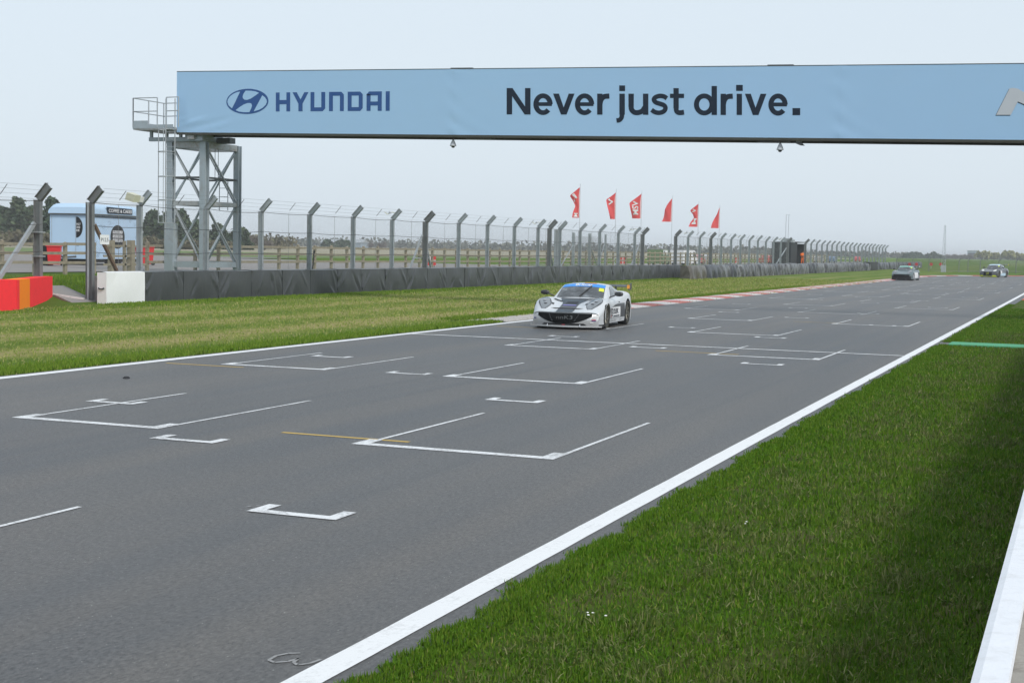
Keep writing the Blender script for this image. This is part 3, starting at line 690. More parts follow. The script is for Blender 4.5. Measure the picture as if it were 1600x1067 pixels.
# ------------------------------------------------------------------ barriers
def folded_block(name, x, y0, y1, z1, th, mat, folds, seed, amp=.06, parent=None):
    r = random.Random(seed); ny, nz = 44, 18; L = y1-y0
    lines = []
    for _ in range(folds):
        side = r.choice((0, 1)); u = 0.02 if side == 0 else 0.98
        u = u+(r.uniform(0, .35) if side == 0 else -r.uniform(0, .35))
        lines.append((u, r.uniform(.1, 1.0), r.uniform(-1.3, -.25)*(1 if side else -1)*1.0, r.uniform(.02, .045), r.uniform(.4, 1)*amp*r.choice((1, 1, -1)), r.uniform(.25, .7)))
    g = []
    for j in range(nz+1):
        w = j/nz; row = []
        for i in range(ny+1):
            u = i/ny; d = .022*math.sin(math.pi*u)*math.sin(math.pi*w)+.008*math.sin(6.3*u*1.3+seed)*math.cos(3*w+seed)
            for (lu, lw, sl, wd, a, ln) in lines:
                cu = lu+(lw-w)*sl*.35*(-1); q = (u-cu)/wd
                d += a*math.exp(-q*q)*max(0, 1-abs(w-(lw-ln*.5))/ln)
            row.append((x+d, y0+.012+(L-.024)*u, .0+z1*w-(.006 if w == 1 else 0)))
        g.append(row)
    m = MB(); m.grid(g)
    g2 = [[(x+.0-.0, p[1], z1+(.012 if 0 < k < 4 else 0)) if k else p for p in g[-1]] for k in range(1)]
    top = [[p for p in g[-1]], [(x-th*.5, p[1], z1+.02) for p in g[-1]], [(x-th, p[1], z1) for p in g[-1]], [(x-th, p[1], 0) for p in g[-1]]]
    m.grid(top)
    for e in (0, -1):
        col = [row[e] for row in g]; m.grid([[p for p in col], [(x-th, p[1], p[2]) for p in col]])
    return m.build(name, mat, parent, origin=None if parent else (x-th/2, (y0+y1)/2, 0), smooth=True, fixn=True)
BX = -28.6
tag(folded_block('barrier_block', BX, 37.02, 39.02, 1.0, .36, MT['white_vinyl'], 3, 5, .012), 'white vinyl covered foam barrier block at the end of the black row', 'barrier block')
hd = MB().path([(-28.68, 37.02, .50), (-28.74, 36.985, .47), (-28.84, 36.985, .47), (-28.9, 37.02, .50)], .022, 6)
tag(hd.build('lifting_strap', MT['black'], origin=(-28.93, 37.0, .48)), 'short black strap on the end of the white barrier block', 'strap')
stub = MB().prism([(-29.62, 37.72, -.02), (-29.18, 37.62, -.02), (-29.18, 39.0, -.02), (-29.62, 39.0, -.02)], (0, 0, .88))
tag(stub.build('concrete_stub', MT['pink_concrete'], origin=(-29.4, 37.6, 0), fixn=True), 'pinkish bare concrete wall stub tucked behind the white barrier block', 'wall')
y = 39.04; i = 0
while y < 104.5:
    L = 2.15 if i > 1 else 2.12
    o = folded_block('barrier_block', BX, y, y+L, 1.0+.008*math.sin(i*2.3), .6, MT['black_vinyl'], rnd.randint(3, 9), 100+i)
    tag(o, 'black vinyl wrapped barrier block, '+ordinal(i+1)+' along from the white block', 'barrier block', 'black barrier blocks along the far verge')
    y += L+(.05 if i % 4 == 3 else .008); i += 1
# red and orange concrete blocks by the gateway
def slab(name, p, q, h, th, mat, bands=None):
    p = np.array(p); q = np.array(q); d = (q-p)/np.linalg.norm(q-p); n = np.array([-d[1], d[0]])*th
    L = np.linalg.norm(q-p); cuts = bands or [(0, L, 0)]; m = MB()
    for (a, b, mi) in cuts:
        A_, B2 = p+d*a, p+d*b
        bot = [(A_[0], A_[1], -.02), (B2[0], B2[1], -.02), (B2[0]+n[0], B2[1]+n[1], -.02), (A_[0]+n[0], A_[1]+n[1], -.02)]
        m.prism(bot, (0, 0, h+.02), mi)
    return m.build(name, mat, origin=((p[0]+q[0])/2, (p[1]+q[1])/2, 0), fixn=True)
o = slab('barrier_wall', (-28.02, 32.30), (-30.30, 36.55), .84, .45, [MT['red_block'], MT['orange_block']], [(0, .32, 0), (.32, 1.62, 1), (1.62, 4.82, 0)])
tag(o, 'red concrete barrier wall with a broad orange band beside the gateway', 'barrier wall')
o = slab('barrier_wall', (-27.6, 28.2), (-28.0, 32.25), .85, .45, MT['red_block'])
tag(o, 'plain red concrete barrier wall joining the orange banded one', 'barrier wall')
# gateway threshold
th_o = MB().prism([(-29.35, 36.3, -.03), (-31.3, 36.9, .42), (-31.3, 38.3, .42), (-29.35, 37.6, -.03)], (0, 0, .075)).build('gateway_slab', MT['gravel'], fixn=True); tag(th_o, kind='structure')
ed = MB().bar((-30.35, 36.62, .27), (-29.55, 37.15, .13), .09, .06); tag(ed.build('gateway_sill', MT['kerb_white'], origin=(-29.9, 36.7, .17)), 'thin white painted sill across the gateway between red and white barriers', 'sill')

# wrapped tyre stacks further along
def tyre_stack(y0, y1, x, h, mat, seed, label, group=None):
    r = random.Random(seed)
    ny, nz = 26, 12; ph = r.uniform(0, 6); g = []; f1 = r.uniform(9, 15); f2 = r.uniform(17, 26)
    for j in range(nz+1):
        w = j/nz; row = []
        for i in range(ny+1):
            u = i/ny; bulge = .30*math.sqrt(max(0, 1-(2*u-1)**4))-.16*w**4
            d = bulge+(.075*math.sin(f1*u+ph+w*2.5)+.04*math.sin(f2*u+ph*2-w*2))*(.3+.7*(1-w))
            row.append((x+d-.22, y0+.02+(y1-y0-.04)*u, h*w))
        g.append(row)
    g += [[(p[0]-.35, p[1], h+.05*math.sin(p[1]*7+ph)) for p in g[nz]], [(x-.85, p[1], h-.03) for p in g[nz]], [(x-.9, p[1], 0) for p in g[nz]]]
    m = MB().grid(g)
    for e in (0, -1): m.grid([[row[e] for row in g[:nz+2]], [(x-.88, row[e][1], row[e][2]) for row in g[:nz+2]]])
    o = m.build('tyre_stack', mat, origin=(x-.4, (y0+y1)/2, 0), smooth=True, fixn=True); tag(o, label, 'tyre stack', group)
tyre_stack(101.7, 106.4, -26.7, .98, MT['drape_brown'], 1, 'tyre stack under muddy brown sheeting next to the last black block', None)
tyre_stack(106.5, 110.9, -26.7, 1.0, MT['drape_dark'], 2, 'tyre stack under near-black sheeting beside the muddy brown one', None)
y = 111.0; i = 0
while y < 192:
    L = rnd.uniform(1.7, 3.1)
    tyre_stack(y, y+L, -26.75+rnd.uniform(-.12, .12), 1.0+rnd.uniform(-.04, .05), MT['drape_dark'] if rnd.random() < .15 else MT['drape_grey'], 30+i,
               'tyre stack draped in crumpled plastic sheeting, '+ordinal(i+1)+' past the near-black sheeted stack', 'grey draped tyre stacks'); y += L+.06; i += 1
o = folded_block('barrier_block', -26.7, 193.2, 201.5, 1.12, .8, MT['black'], 2, 77); tag(o, 'long dark barrier block closing the run of grey draped tyre stacks', 'barrier block')
y = 202
while y < 262:
    tyre_stack(y, y+5.5, -27.3, 1.0, MT['drape_dark'], int(y), 'tyre stack under dull dark sheeting, '+ordinal(round((y-202)/5.7)+1)+' beyond the long dark barrier block', 'far dark tyre stacks'); y += 5.7

# ------------------------------------------------------------------ debris fence
FX = -29.6
def fence_post(root, x, y, zb, zt, w=.19, mat='post', crank=True, cw=.42):
    # I-section upright, bent over towards the track at the top
    m = MB(); d = w*.55
    prof = [(x, zb), (x, zt)] + ([(x+cw, zt+.44)] if crank else [])
    for a, b in zip(prof[:-1], prof[1:]):
        A_ = Vector((a[0], y, a[1])); B2 = Vector((b[0], y, b[1])); t = (B2-A_).normalized(); n = Vector((t.z, 0, -t.x))
        for s in (-1, 1):
            m.bar(A_+n*s*(w/2-.008), B2+n*s*(w/2-.008), .016, d, up=(0, 1, 0)) if False else None
        # flanges face along the fence run, web between
        for s in (-1, 1):
            o = n*(s*(w/2-.01)); q = [A_+o-Vector((0, d/2, 0))-n*.01, A_+o+Vector((0, d/2, 0))-n*.01, A_+o+Vector((0, d/2, 0))+n*.01, A_+o-Vector((0, d/2, 0))+n*.01]
            m.prism([tuple(k) for k in q], tuple(B2-A_))
        q = [A_-n*(w/2-.02)-Vector((0, .012, 0)), A_+n*(w/2-.02)-Vector((0, .012, 0)), A_+n*(w/2-.02)+Vector((0, .012, 0)), A_-n*(w/2-.02)+Vector((0, .012, 0))]
        m.prism([tuple(k) for k in q], tuple(B2-A_))
    return m.build('post', MT[mat], root, fixn=True)
def chain_link(root, x, y0, y1, z0, z1, s=.075, r=.0022, x1=None, name='chain_link'):
    V = []; Fc = []; H_ = z1-z0
    dx = 0 if x1 is None else x1-x
    def wire(ya, za, yb, zb):
        o = len(V); fa = (za-z0)/H_; fb = (zb-z0)/H_
        for yy, zz, f in ((ya, za, fa), (yb, zb, fb)):
            V.extend([(x+dx*f-r, yy, zz-r), (x+dx*f+r, yy, zz-r*.5), (x+dx*f, yy, zz+r*1.2)])
        Fc.extend([(o, o+1, o+4, o+3), (o+1, o+2, o+5, o+4), (o+2, o, o+3, o+5)])
    n = int((y1-y0+H_)/s)
    for i in range(n+1):
        c = y0-H_+i*s
        a, b = max(c, y0), min(c+H_, y1)
        if b > a:
            wire(a, z0+(a-c), b, z0+(b-c)); wire(a, z1-(a-c), b, z1-(b-c))
    m = MB(); m.v = V; m.f = Fc; m.m = [0]*len(Fc)
    o = m.build(name, MT['wire'], root); o['kind'] = 'stuff'; return o
def run(label, ys, heavy=(), zb=lambda y: .1, x=FX, zt=3.22, mesh=True, cables=(3.2, 2.46, 1.62), gaps=(), link=.09, rods=True, wr=.0014):
    root = empty('debris_fence', (x, ys[0], .1), label, 'fence')
    for y in ys:
        hv = any(abs(y-h) < .3 for h in heavy)
        fence_post(root, x, y, zb(y), zt+rnd.uniform(-.03, .03), .25 if hv else .19, 'post_dark' if hv else 'post')
    for a, b in zip(ys[:-1], ys[1:]):
        if any(a < g < b for g in gaps): continue
        for zc in cables:
            sag = rnd.uniform(.02, .06); m = MB()
            pts = [(x+.13, a+(b-a)*k/4, zc-sag*(1-(k/2-1)**2)) for k in range(5)]
            m.path(pts, .0095, 5).build('cable', MT['cable'], root)
        if rods:
            mid = (a+b)/2
            MB().tube((x+.16, mid, 3.32), (x+.42, mid, 3.62), .011, 5).build('overhang_rod', MT['cable'], root)
            MB().tube((x+.12, mid, 1.0), (x+.12, mid, 3.2), .007, 4).build('mesh_stiffener', MT['wire'], root)
        if mesh:
            chain_link(root, x+.115, a, b, zb((a+b)/2)+.3, 3.2, link, wr)
            for k in range(4):
                f = k/3; MB().tube((x+.12+.40*f, a, 3.24+.40*f), (x+.12+.40*f, b, 3.24+.40*f), .0035, 4).build('overhang_wire', MT['wire'], root)
    return root
def stay(root, y0, x0, z0, y1, x1, z1, mat='steel', w=.08):
    return MB().bar((x0, y0, z0), (x1, y1, z1), w, w).build('stay', MT[mat], root)
r1 = run('high catch fence behind the red barrier wall, cranked steel posts and mesh', [32.3, 36.0], heavy=(36.0,), x=-30.4)
stay(r1, 35.95, -30.5, 2.5, 34.2, -30.7, .35, 'steel', .11)
for z in (2.2, 1.45, .5): MB().box((-30.56, 35.85, z), (-30.24, 36.15, z+.03)).build('clamp', MT['steel'], r1)
ysA = [37.5, 40.07, 43.98, 47.69, 51.41, 55.16, 58.91, 62.47, 66.4, 70.15, 74.0, 77.7, 79.6, 81.4, 85.1, 89.0, 93.0, 96.8, 98.75]
r2f = run('long high catch fence of cranked posts behind the black barrier row', ysA, heavy=(37.5, 62.47, 79.6, 98.75))
stay(r2f, 38.1, FX-.3, 2.5, 39.6, FX-.4, .7, 'rust', .09)
MB().box((FX-.02, 37.36, .1), (FX+.02, 37.42, 3.2)).build('mesh_edge_flat', MT['steel'], r2f)
for dy in (-2.1, 2.1):
    stay(r2f, 62.47+.12*np.sign(dy), FX-.1, 2.55, 62.47+dy*.62, FX-.25, .75)
MB().bar((FX-.2, 61.5, 1.45), (FX-.2, 63.4, 1.45), .06, .06).build('stay', MT['steel'], r2f)
stay(r2f, 79.8, FX-.1, 2.3, 81.2, FX-.3, .8, 'post'); stay(r2f, 98.5, FX-.1, 2.6, 96.9, FX-.3, .8)
# a set-back wicket enclosure behind the run
wk = empty('fence_wicket', (-31.2, 86, .4), 'set-back wicket enclosure of plain uncranked posts behind the catch fence', 'fence')
for (x, y, w) in ((-30.4, 83.0, .5), (-31.2, 88.4, .16), (-31.2, 91.7, .16), (-30.9, 94.2, .12)):
    if w > .4:
        fr = MB(); fr.box((x-.03, y-.35, .4), (x+.03, y-.29, 3.2)); fr.box((x-.03, y+.29, .4), (x+.03, y+.35, 3.2)); fr.box((x-.03, y-.29, 3.12), (x+.03, y+.29, 3.2)); fr.box((x-.03, y-.29, .4), (x+.03, y+.29, .48)); fr.build('gate_frame', MT['post'], wk)
        for k in range(9): MB().box((x-.012, y-.29+k*.065, .48), (x+.012, y-.265+k*.065, 3.12)).build('gate_bar', MT['post'], wk)
        fence_post(wk, x, y+.45, .3, 3.2, .22, 'post_dark')
    else: MB().box((x-w/2, y-w/2, .4), (x+w/2, y+w/2, 3.1)).build('post', MT['post'], wk)
chain_link(wk, -31.1, 88.4, 94.2, .8, 2.9, .09)
for a, b in (((-31.2, 88.4, 2.3), (-31.2, 85.9, .8)), ((-30.9, 94.2, 2.6), (-30.9, 92.6, .9)), ((-31.2, 91.7, 2.3), (-31.2, 93.4, 1.0))): MB().bar(a, b, .05, .05).build('stay', MT['post'], wk)
ysB = [107.6+3.72*k for k in range(13)]
r3 = run('high catch fence beyond the gap, behind the near grey draped tyre stacks', ysB, heavy=(107.6, 107.6+3.72*3, 107.6+3.72*12), link=.14, wr=.0014)
stay(r3, 152.0, FX-.1, 2.6, 147.8, FX-.4, .7, 'post', .09)
ysC = [162.5+3.65*k for k in range(20)]
r4 = run('distant catch fence running on past the marshal hut towards the bend', ysC, heavy=(162.5, 201.0, 205.0), mesh=True, link=.22, wr=.0016, rods=False)
# odd fittings caught on the cranked tops
for fi, y in enumerate((58.95, 77.75, 96.85, 111.4, 129.9, 148.6, 170)):
    z = 3.5; x = FX+.18
    ft = empty('fence_fitting', (x, y, z), 'pale twisted wire clamp on a fence post top, '+ordinal(fi+1)+' from the tower', 'fitting', 'wire fittings on the catch fence tops')
    MB().path([(x, y, z), (x-.2, y-.1, z+.05), (x-.36, y-.16, z-.06), (x-.5, y-.2, z+.05)], .02, 5).build('twisted_wire', MT['cream'], ft)
    MB().lathe((x-.25, y-.12, z+.02), [(.0, -.05), (.07, -.04), (.08, .02), (.05, .07), (0, .08)], 'z', 8).build('clamp', MT['silver'], ft)
# loudspeaker box on the post past the gateway
sp = empty('box_speaker', (-29.35, 39.75, 3.45), 'cream box loudspeaker fixed to a cranked fence post near the gateway', 'speaker')
m = MB(); m.prism([(-29.58, 39.25, 3.36), (-29.26, 39.25, 3.27), (-29.19, 39.25, 3.50), (-29.50, 39.25, 3.60)], (0, .34, 0)); m.build('cabinet', MT['cream'], sp, fixn=True)
m = MB(); m.prism([(-29.54, 39.6, 3.38), (-29.28, 39.6, 3.30), (-29.22, 39.6, 3.48), (-29.48, 39.6, 3.56)], (.02, .2, -.02)); m.build('horn_mouth', MT['white_paint'], sp, fixn=True)
MB().bar((-29.45, 39.8, 3.4), (-29.4, 40.05, 3.35), .05, .05).build('bracket', MT['steel'], sp)
# numbered board on the mesh
nb = empty('number_board', (-29.46, 38.02, 2.02), 'small white board reading P12.5 tied to the mesh by the gateway', 'sign')
MB().box((-29.455, 37.80, 1.87), (-29.44, 38.26, 2.18)).build('board', MT['white_paint'], nb)
text_mb('P12.5', lambda u, v: (-29.436, 37.85+u, 1.96+v), width=.36, height=.12, bold=.005).build('lettering', MT['slogan'], nb)

# ------------------------------------------------------------------ timber post-and-rail fence
TX = -34.0
tf = empty('timber_fence', (TX, 36, .75), 'weathered timber post and three-rail fence behind the catch fence', 'fence')
bm0 = None
def shared(mesh_owner, name, loc, parent):
    o = bpy.data.objects.new(name, mesh_owner.data); COL.objects.link(o); o.parent = parent
    o.location = Vector(loc)-Vector(parent.location); return o
Y = 35.2; ty = []
while Y < 205: ty.append(Y); Y += 1.65+rnd.uniform(-.06, .06)
first = None
for y in ty:
    if 43.5 < y < 46.2: continue
    z = .72+rnd.uniform(-.02, .02)
    if first is None:
        m = MB(); m.prism([(-.055, -.06, -.15), (.055, -.06, -.15), (.055, .06, -.15), (-.055, .06, -.15)], (0, 0, 1.36)); m.add([(-.055, -.06, 1.21), (.055, -.06, 1.21), (.055, .06, 1.21), (-.055, .06, 1.21), (0, 0, 1.25)], [(0, 1, 4), (1, 2, 4), (2, 3, 4), (3, 0, 4)])
        first = m.build('post', MT['timber'], tf, local=True, fixn=True); first.location = Vector((TX, y, z))-Vector(tf.location)
    else:
        o = shared(first, 'post', (TX, y, z), tf); o.rotation_euler = (rnd.uniform(-.02, .02), rnd.uniform(-.02, .02), 0); o.scale = (1, 1, rnd.uniform(.96, 1.02))
rail0 = MB().box((-.022, 0, -.05), (.022, 1, .05)).build('rail', MT['timber'], tf, local=True); rail0.location = Vector((TX+.08, ty[0]-1.6, 1.84))-Vector(tf.location); rail0.scale = (1, 1.6, 1)
for a, b in zip(ty[:-1], ty[1:]):
    if 43 < a < 46.4: continue
    for z in (1.84, 1.52, 1.19):
        o = shared(rail0, 'rail', (TX+.08, a-.02, z+rnd.uniform(-.015, .015)), tf); o.scale = (1, b-a+.03, 1)
for y, w in ((44.3, .19), (45.1, .10), (45.5, .22)):
    MB().box((TX-w/2, y-w/2, .6), (TX+w/2, y+w/2, 1.98+w*.2)).build('gate_post', MT['timber'], tf)
for z in (1.80, 1.42, 1.1): MB().box((TX+.02, 43.8, z-.04), (TX+.05, 46.4, z+.04)).build('gate_rail', MT['timber'], tf)

# ------------------------------------------------------------------ coffee kiosk trailer
KO = Vector((-43.9, 55.7, .82)); ang = math.radians(10)
kd = Vector((-math.sin(ang), math.cos(ang), 0)); kw = Vector((-math.cos(ang), -math.sin(ang), 0))      # along the long side, across the end
kl, kwid = 5.0, 2.15
ks = empty('coffee_kiosk', tuple(KO), 'pale blue coffee kiosk trailer with rounded roof and black oval signs', 'kiosk')
def kp(a, b, z, off=0.0, side='long'):
    p = KO+kd*a+kw*b; q = p+Vector((0, 0, z))
    n = -kw if side == 'long' else -kd
    return tuple(q+n*off)
m = MB(); pts = [kp(0, 0, .28), kp(kl, 0, .28), kp(kl, kwid, .28), kp(0, kwid, .28)]; m.prism(pts, (0, 0, 2.12)); m.build('body', MT['kiosk'], ks, fixn=True)
# rounded roof, lofted
g = []
for a, ins in ((-.06, .0), (0.0, -.0), (.0, 0)): pass
rows = []
for t in np.linspace(0, math.pi, 17):
    b = kwid/2-(kwid/2+.07)*np.sign(math.cos(t))*abs(math.cos(t))**.42; z = 2.42+.50*abs(math.sin(t))**.5
    rows.append([kp(a, b, 2.42+(z-2.42)*(.0, .62, 1, 1, 1, .62, .0)[e]) for e, a in enumerate((-.07, -.03, .22, 2.5, kl-.22, kl+.03, kl+.07))])
m = MB().grid(rows); m.poly([r[0] for r in rows]); m.poly([r[-1] for r in rows]); m.build('roof', MT['kiosk'], ks, smooth=False, fixn=True)
m = MB(); m.bar(kp(-.06, -.06, 2.40), kp(kl+.06, -.06, 2.40), .09, .06); m.bar(kp(-.06, -.06, 2.40), kp(-.06, kwid+.06, 2.40), .09, .06); m.build('gutter', MT['steel_dark'], ks)
m = MB(); m.bar(kp(-.02, -.02, 2.30), kp(kl, -.02, 2.30), .05, .04); m.build('awning_slot', MT['black'], ks)
m = MB(); m.box((0, 0, 0), (0, 0, 0)); m = MB(); m.prism([kp(.1, .1, .12), kp(kl-.1, .1, .12), kp(kl-.1, kwid-.1, .12), kp(.1, kwid-.1, .12)], (0, 0, .18)); m.build('chassis', MT['black'], ks, fixn=True)
for a in (2.0, 2.9):
    c = Vector(kp(a, .06, .30)); m = MB(); m.tube(c-kw*.02, c+kw*.2, .30, 16); m.build('wheel', MT['rubber'], ks)
m = MB(); m.path([kp(-.1, .75, .38), kp(-.9, .95, .35), kp(-1.15, 1.0, .42)], .05, 6); m.lathe(kp(-1.1, 1.0, .42), [(0, .0), (.07, .02), (.07, .12), (0, .16)], 'z', 8); m.build('tow_hitch', MT['steel_dark'], ks)
def oval(c, ra, rz, n=32, half=False):
    ts = np.linspace(-math.pi/2, math.pi/2, n) if half else np.linspace(0, 2*math.pi, n, endpoint=False)
    return [(c[0]+ra*math.cos(t), c[1]+rz*math.sin(t)) for t in ts]
m = MB().poly([kp(a, 0, z, .006) for a, z in oval((2.62, 1.36), .74, .58)]); m.build('oval_sign', MT['black'], ks, fixn=True)
for i, w in enumerate(('FRESHLY', 'GROUND', 'COFFEE')):
    z = 1.52-.2*i; MB().poly([kp(a, 0, zz, .011) for a, zz in ((2.12, z), (3.12, z), (3.12, z+.14), (2.12, z+.14))]).build('word_strip', MT['white_paint'], ks, fixn=True)
    text_mb(w, lambda u, v: kp(2.17+u, 0, z+.02+v, .016), width=.9, height=.1, bold=.01).build('lettering', MT['slogan'], ks, fixn=True)
# half oval on the end wall, cut by the door panel edge
m = MB().poly([kp(0, b, z, .006, 'end') for b, z in [(.78-(x-0)*1.0, zz) for x, zz in oval((0, 1.78), .34, .50, 20, True)]]); m.build('half_oval_sign', MT['black'], ks, fixn=True)
for i, w in enumerate(('HLY', 'UND', 'EE')):
    z = 1.88-.15*i
    text_mb(w, lambda u, v: kp(0, .76-u, z+v, .012, 'end'), width=.22-.03*i, height=.10, bold=.02).build('lettering', MT['white_paint'], ks, fixn=True)
m = MB(); m.bar(kp(0, .80, .35, .008, 'end'), kp(0, .80, 2.3, .008, 'end'), .015, .015); m.bar(kp(0, 2.05, .35, .008, 'end'), kp(0, 2.05, 2.3, .008, 'end'), .015, .015); m.build('door_gap', MT['steel'], ks)
# fascia board lettering on the roof slope
def rs(a, v): return kp(a, -.075+.02*v, 2.50+v, .02)
m = MB().poly([rs(1.45, -.02), rs(4.0, -.02), rs(4.0, .26), rs(1.3, .30)]); m.build('fascia_sign', MT['slogan'], ks, fixn=True)
text_mb('COFFEE & CAKES', lambda u, v: kp(1.5+u, -.085+.02*v, 2.54+v, .035), width=2.4, height=.17, bold=.02).build('lettering', MT['white_paint'], ks, fixn=True)
# line-drawn doodles (cups, beans) over the blue skin
dr = random.Random(21); m = MB()
for _ in range(46):
    if dr.random() < .6: side = 'long'; a = dr.uniform(.2, 4.8); z = dr.uniform(.4, 2.2); ok = abs(a-2.62) > .85
    else: side = 'end'; a = dr.uniform(.08, .72); z = dr.uniform(.4, 2.2); ok = not 1.25 < z < 2.3
    if not ok: continue
    R_d = dr.uniform(.05, .09); a0 = dr.uniform(0, 6); L = dr.uniform(3.5, 6)
    ps = [(a+R_d*math.cos(t)*(1.5 if side == 'long' else 1), z+R_d*math.sin(t)) for t in np.linspace(a0, a0+L, 9)]
    P3 = [kp(p, 0, q, .005, 'long') if side == 'long' else kp(0, p, q, .005, 'end') for p, q in ps]
    m.path(P3, .007, 4)
m.build('doodle_print', MT['kiosk_doodle'], ks)
# wheelie bins
def bin_(loc, label, rz, dark_side=False):
    b = empty('wheelie_bin', loc, label, 'bin', None, rz)
    P = [(-.30, -.36), (.30, -.36), (.30, .36), (-.30, .36)]
    vs = [(x*.82, y*.82, .06) for x, y in P]+[(x, y, .86) for x, y in P]
    MB().add(vs, [(0, 3, 2, 1), (4, 5, 6, 7), (0, 1, 5, 4), (1, 2, 6, 5), (2, 3, 7, 6), (3, 0, 4, 7)]).build('body', MT['red_plastic'], b, local=True)
    MB().prism([(-.34, -.40, .865), (.34, -.40, .865), (.34, .36, .865), (-.34, .36, .865)], (0, .02, .09)).build('lid', MT['red_plastic'], b, local=True, fixn=True)
    for x in (-.27, .27): MB().tube((x-.03, .30, .1), (x+.03, .30, .1), .1, 12).build('wheel', MT['rubber'], b, local=True)
    MB().tube((-.26, .42, .86), (.26, .42, .86), .02, 6).build('handle', MT['black'], b, local=True)
bp = at_X(85, 400, -43.2); bin_((bp[0], bp[1], .82), 'red wheelie bin with pink lid at the tow hitch end of the kiosk', .6)
bp = at_X(78, 400, -43.6)
b2 = MB().prism([(bp[0]-.3, bp[1]-.25, .82), (bp[0]+.02, bp[1]-.25, .82), (bp[0]+.02, bp[1]+.2, .82), (bp[0]-.3, bp[1]+.2, .82)], (0, 0, .92))
b2.prism([(bp[0]-.34, bp[1]-.3, 1.742), (bp[0]+.05, bp[1]-.3, 1.742), (bp[0]+.05, bp[1]+.25, 1.742), (bp[0]-.34, bp[1]+.25, 1.742)], (0, 0, .06))
tag(b2.build('utility_box', MT['black'], origin=(bp[0], bp[1], .82), fixn=True), 'dark upright box half hidden behind the red bin by the kiosk', 'box')
bp = at_X(226, 400, -43.2); bin_((bp[0], bp[1], .82), 'red wheelie bin with overhanging pink lid beyond the far end of the kiosk', -.4)

# ------------------------------------------------------------------ flags
# outline rows of each flag: (height along the hoist 0 top..1 bottom, width of cloth), fold strength, lettering shown
FL = [
 (907, 289, 341, [(0, .02), (.27, .62), (.45, .40), (.62, .24), (.78, .32), (1, .38)], 'first red flag in the row, pinched at its middle', [(.18, .30, 'V'), (.84, .13, 'M')]),
 (963, 297, 343, [(0, .02), (.27, .62), (.45, .52), (.65, .40), (.82, .34), (1, .32)], 'second red flag in the row, narrowing evenly to its foot', [(.22, .26, 'V')]),
 (1003, 299, 342, [(0, .02), (.2, .40), (.38, .74), (.6, .68), (.8, .64), (1, .60)], 'third red flag in the row, blown fully open with white letters', [(.30, .55, 'MSV')]),
 (1051, 307, 347, [(0, .02), (.3, .34), (.5, .50), (.7, .56), (.88, .62), (1, .70)], 'fourth red flag in the row, crumpled with a torn looking foot', []),
 (1092, 316, 355, [(0, .02), (.28, .62), (.45, .42), (.6, .34), (.8, .56), (1, .66)], 'fifth red flag in the row, pinched with a large white letter low down', [(.20, .16, 'V'), (.62, .26, 'M')]),
 (1125, 322, 357, [(0, .02), (.3, .22), (.5, .38), (.7, .50), (.88, .58), (1, .62)], 'sixth red flag in the row, a slim furled wedge', [])]
for i, (px, yt, yb, prof, lab, txt) in enumerate(FL):
    T = at_X(px, yt, -36); Bt = at_X(px-4, yb, -36); h = T[2]-Bt[2]-.25; top = T[2]-.22
    root = empty('flag', (T[0], T[1], .8), lab, 'flag', 'red flags beyond the catch fence')
    MB().tube((T[0], T[1], .2), (T[0], T[1], T[2]), .030, 8, .016).build('pole', MT['silver'], root)
    MB().lathe((T[0], T[1], T[2]), [(.0, .08), (.03, .06), (.035, .02), (.015, 0)], 'z', 8).build('finial', MT['silver'], root)
    hs = [p[0] for p in prof]; ws = [p[1]*1.35 for p in prof]
    def cloth(s, u, off=0.0):
        w = np.interp(s, hs, ws); ph = i*1.3
        yy = T[1]+off-.02+.07*math.sin(u*5+s*7+ph)*u+.10*math.sin(s*5+ph)*u*u
        return (T[0]-.035-w*u*.93, yy-w*u*.30, top-h*s-.06*u*math.sin(s*3+ph)*0)
    g = [[cloth(s, u) for u in np.linspace(.10, 1, 9)] for s in np.linspace(0, 1, 21)]
    MB().grid(g).build('cloth', MT['red_flag'], root, smooth=True)
    g = [[cloth(s, u) for u in np.linspace(-.02, .10, 3)] for s in np.linspace(0, 1, 21)]
    MB().grid(g).build('hoist_sleeve', MT['hem_pink'], root, smooth=True)
    for (s0, ln, word) in txt:
        v, f = text_geo(word, 1, .02); v -= v.min(0); ex_ = v.max(0)
        m = MB(); m.add([cloth(s0+ln*(1-a/ex_[0]), .25+.55*(b/ex_[1])*1.0, -.03) for a, b in v], f); m.build('lettering', MT['white_paint'], root)

# ------------------------------------------------------------------ marshal hut and marshal
HX, HY0, HY1 = -31.6, 164.4, 173.0
hut = empty('marshal_hut', (HX, (HY0+HY1)/2, .4), 'dark grey slatted marshal hut rising behind the tyre stacks', 'hut')
MB().box((HX-2.2, HY0, .3), (HX, HY0+.12, 3.35)).build('end_wall', MT['hut'], hut)
m = MB()
for k in range(13): MB().box((HX-2.1, HY0-.05, .45+k*.22), (HX+.02, HY0-.001, .62+k*.22)).build('slat', MT['hut'], hut)
for k in range(13): MB().box((HX+.001, HY0, .45+k*.22), (HX+.05, HY0+3.6, .62+k*.22)).build('slat', MT['hut'], hut)
MB().box((HX-.12, HY0+.12, .3), (HX, HY0+3.6, 3.3)).build('side_wall', MT['hut'], hut)
MB().box((HX-2.2, HY1-.12, .3), (HX, HY1, 3.2)).build('end_wall', MT['hut'], hut)
MB().box((HX-2.2, HY0+.12, .3), (HX-2.1, HY1-.12, 3.2)).build('rear_wall', MT['black'], hut)
MB().prism([(HX-2.3, HY0+3.0, 3.32), (HX+.25, HY0+3.0, 3.34), (HX+.25, HY1+.25, 3.36), (HX-2.3, HY1+.25, 3.28)], (0, 0, .08)).build('roof', MT['steel_dark'], hut, fixn=True)
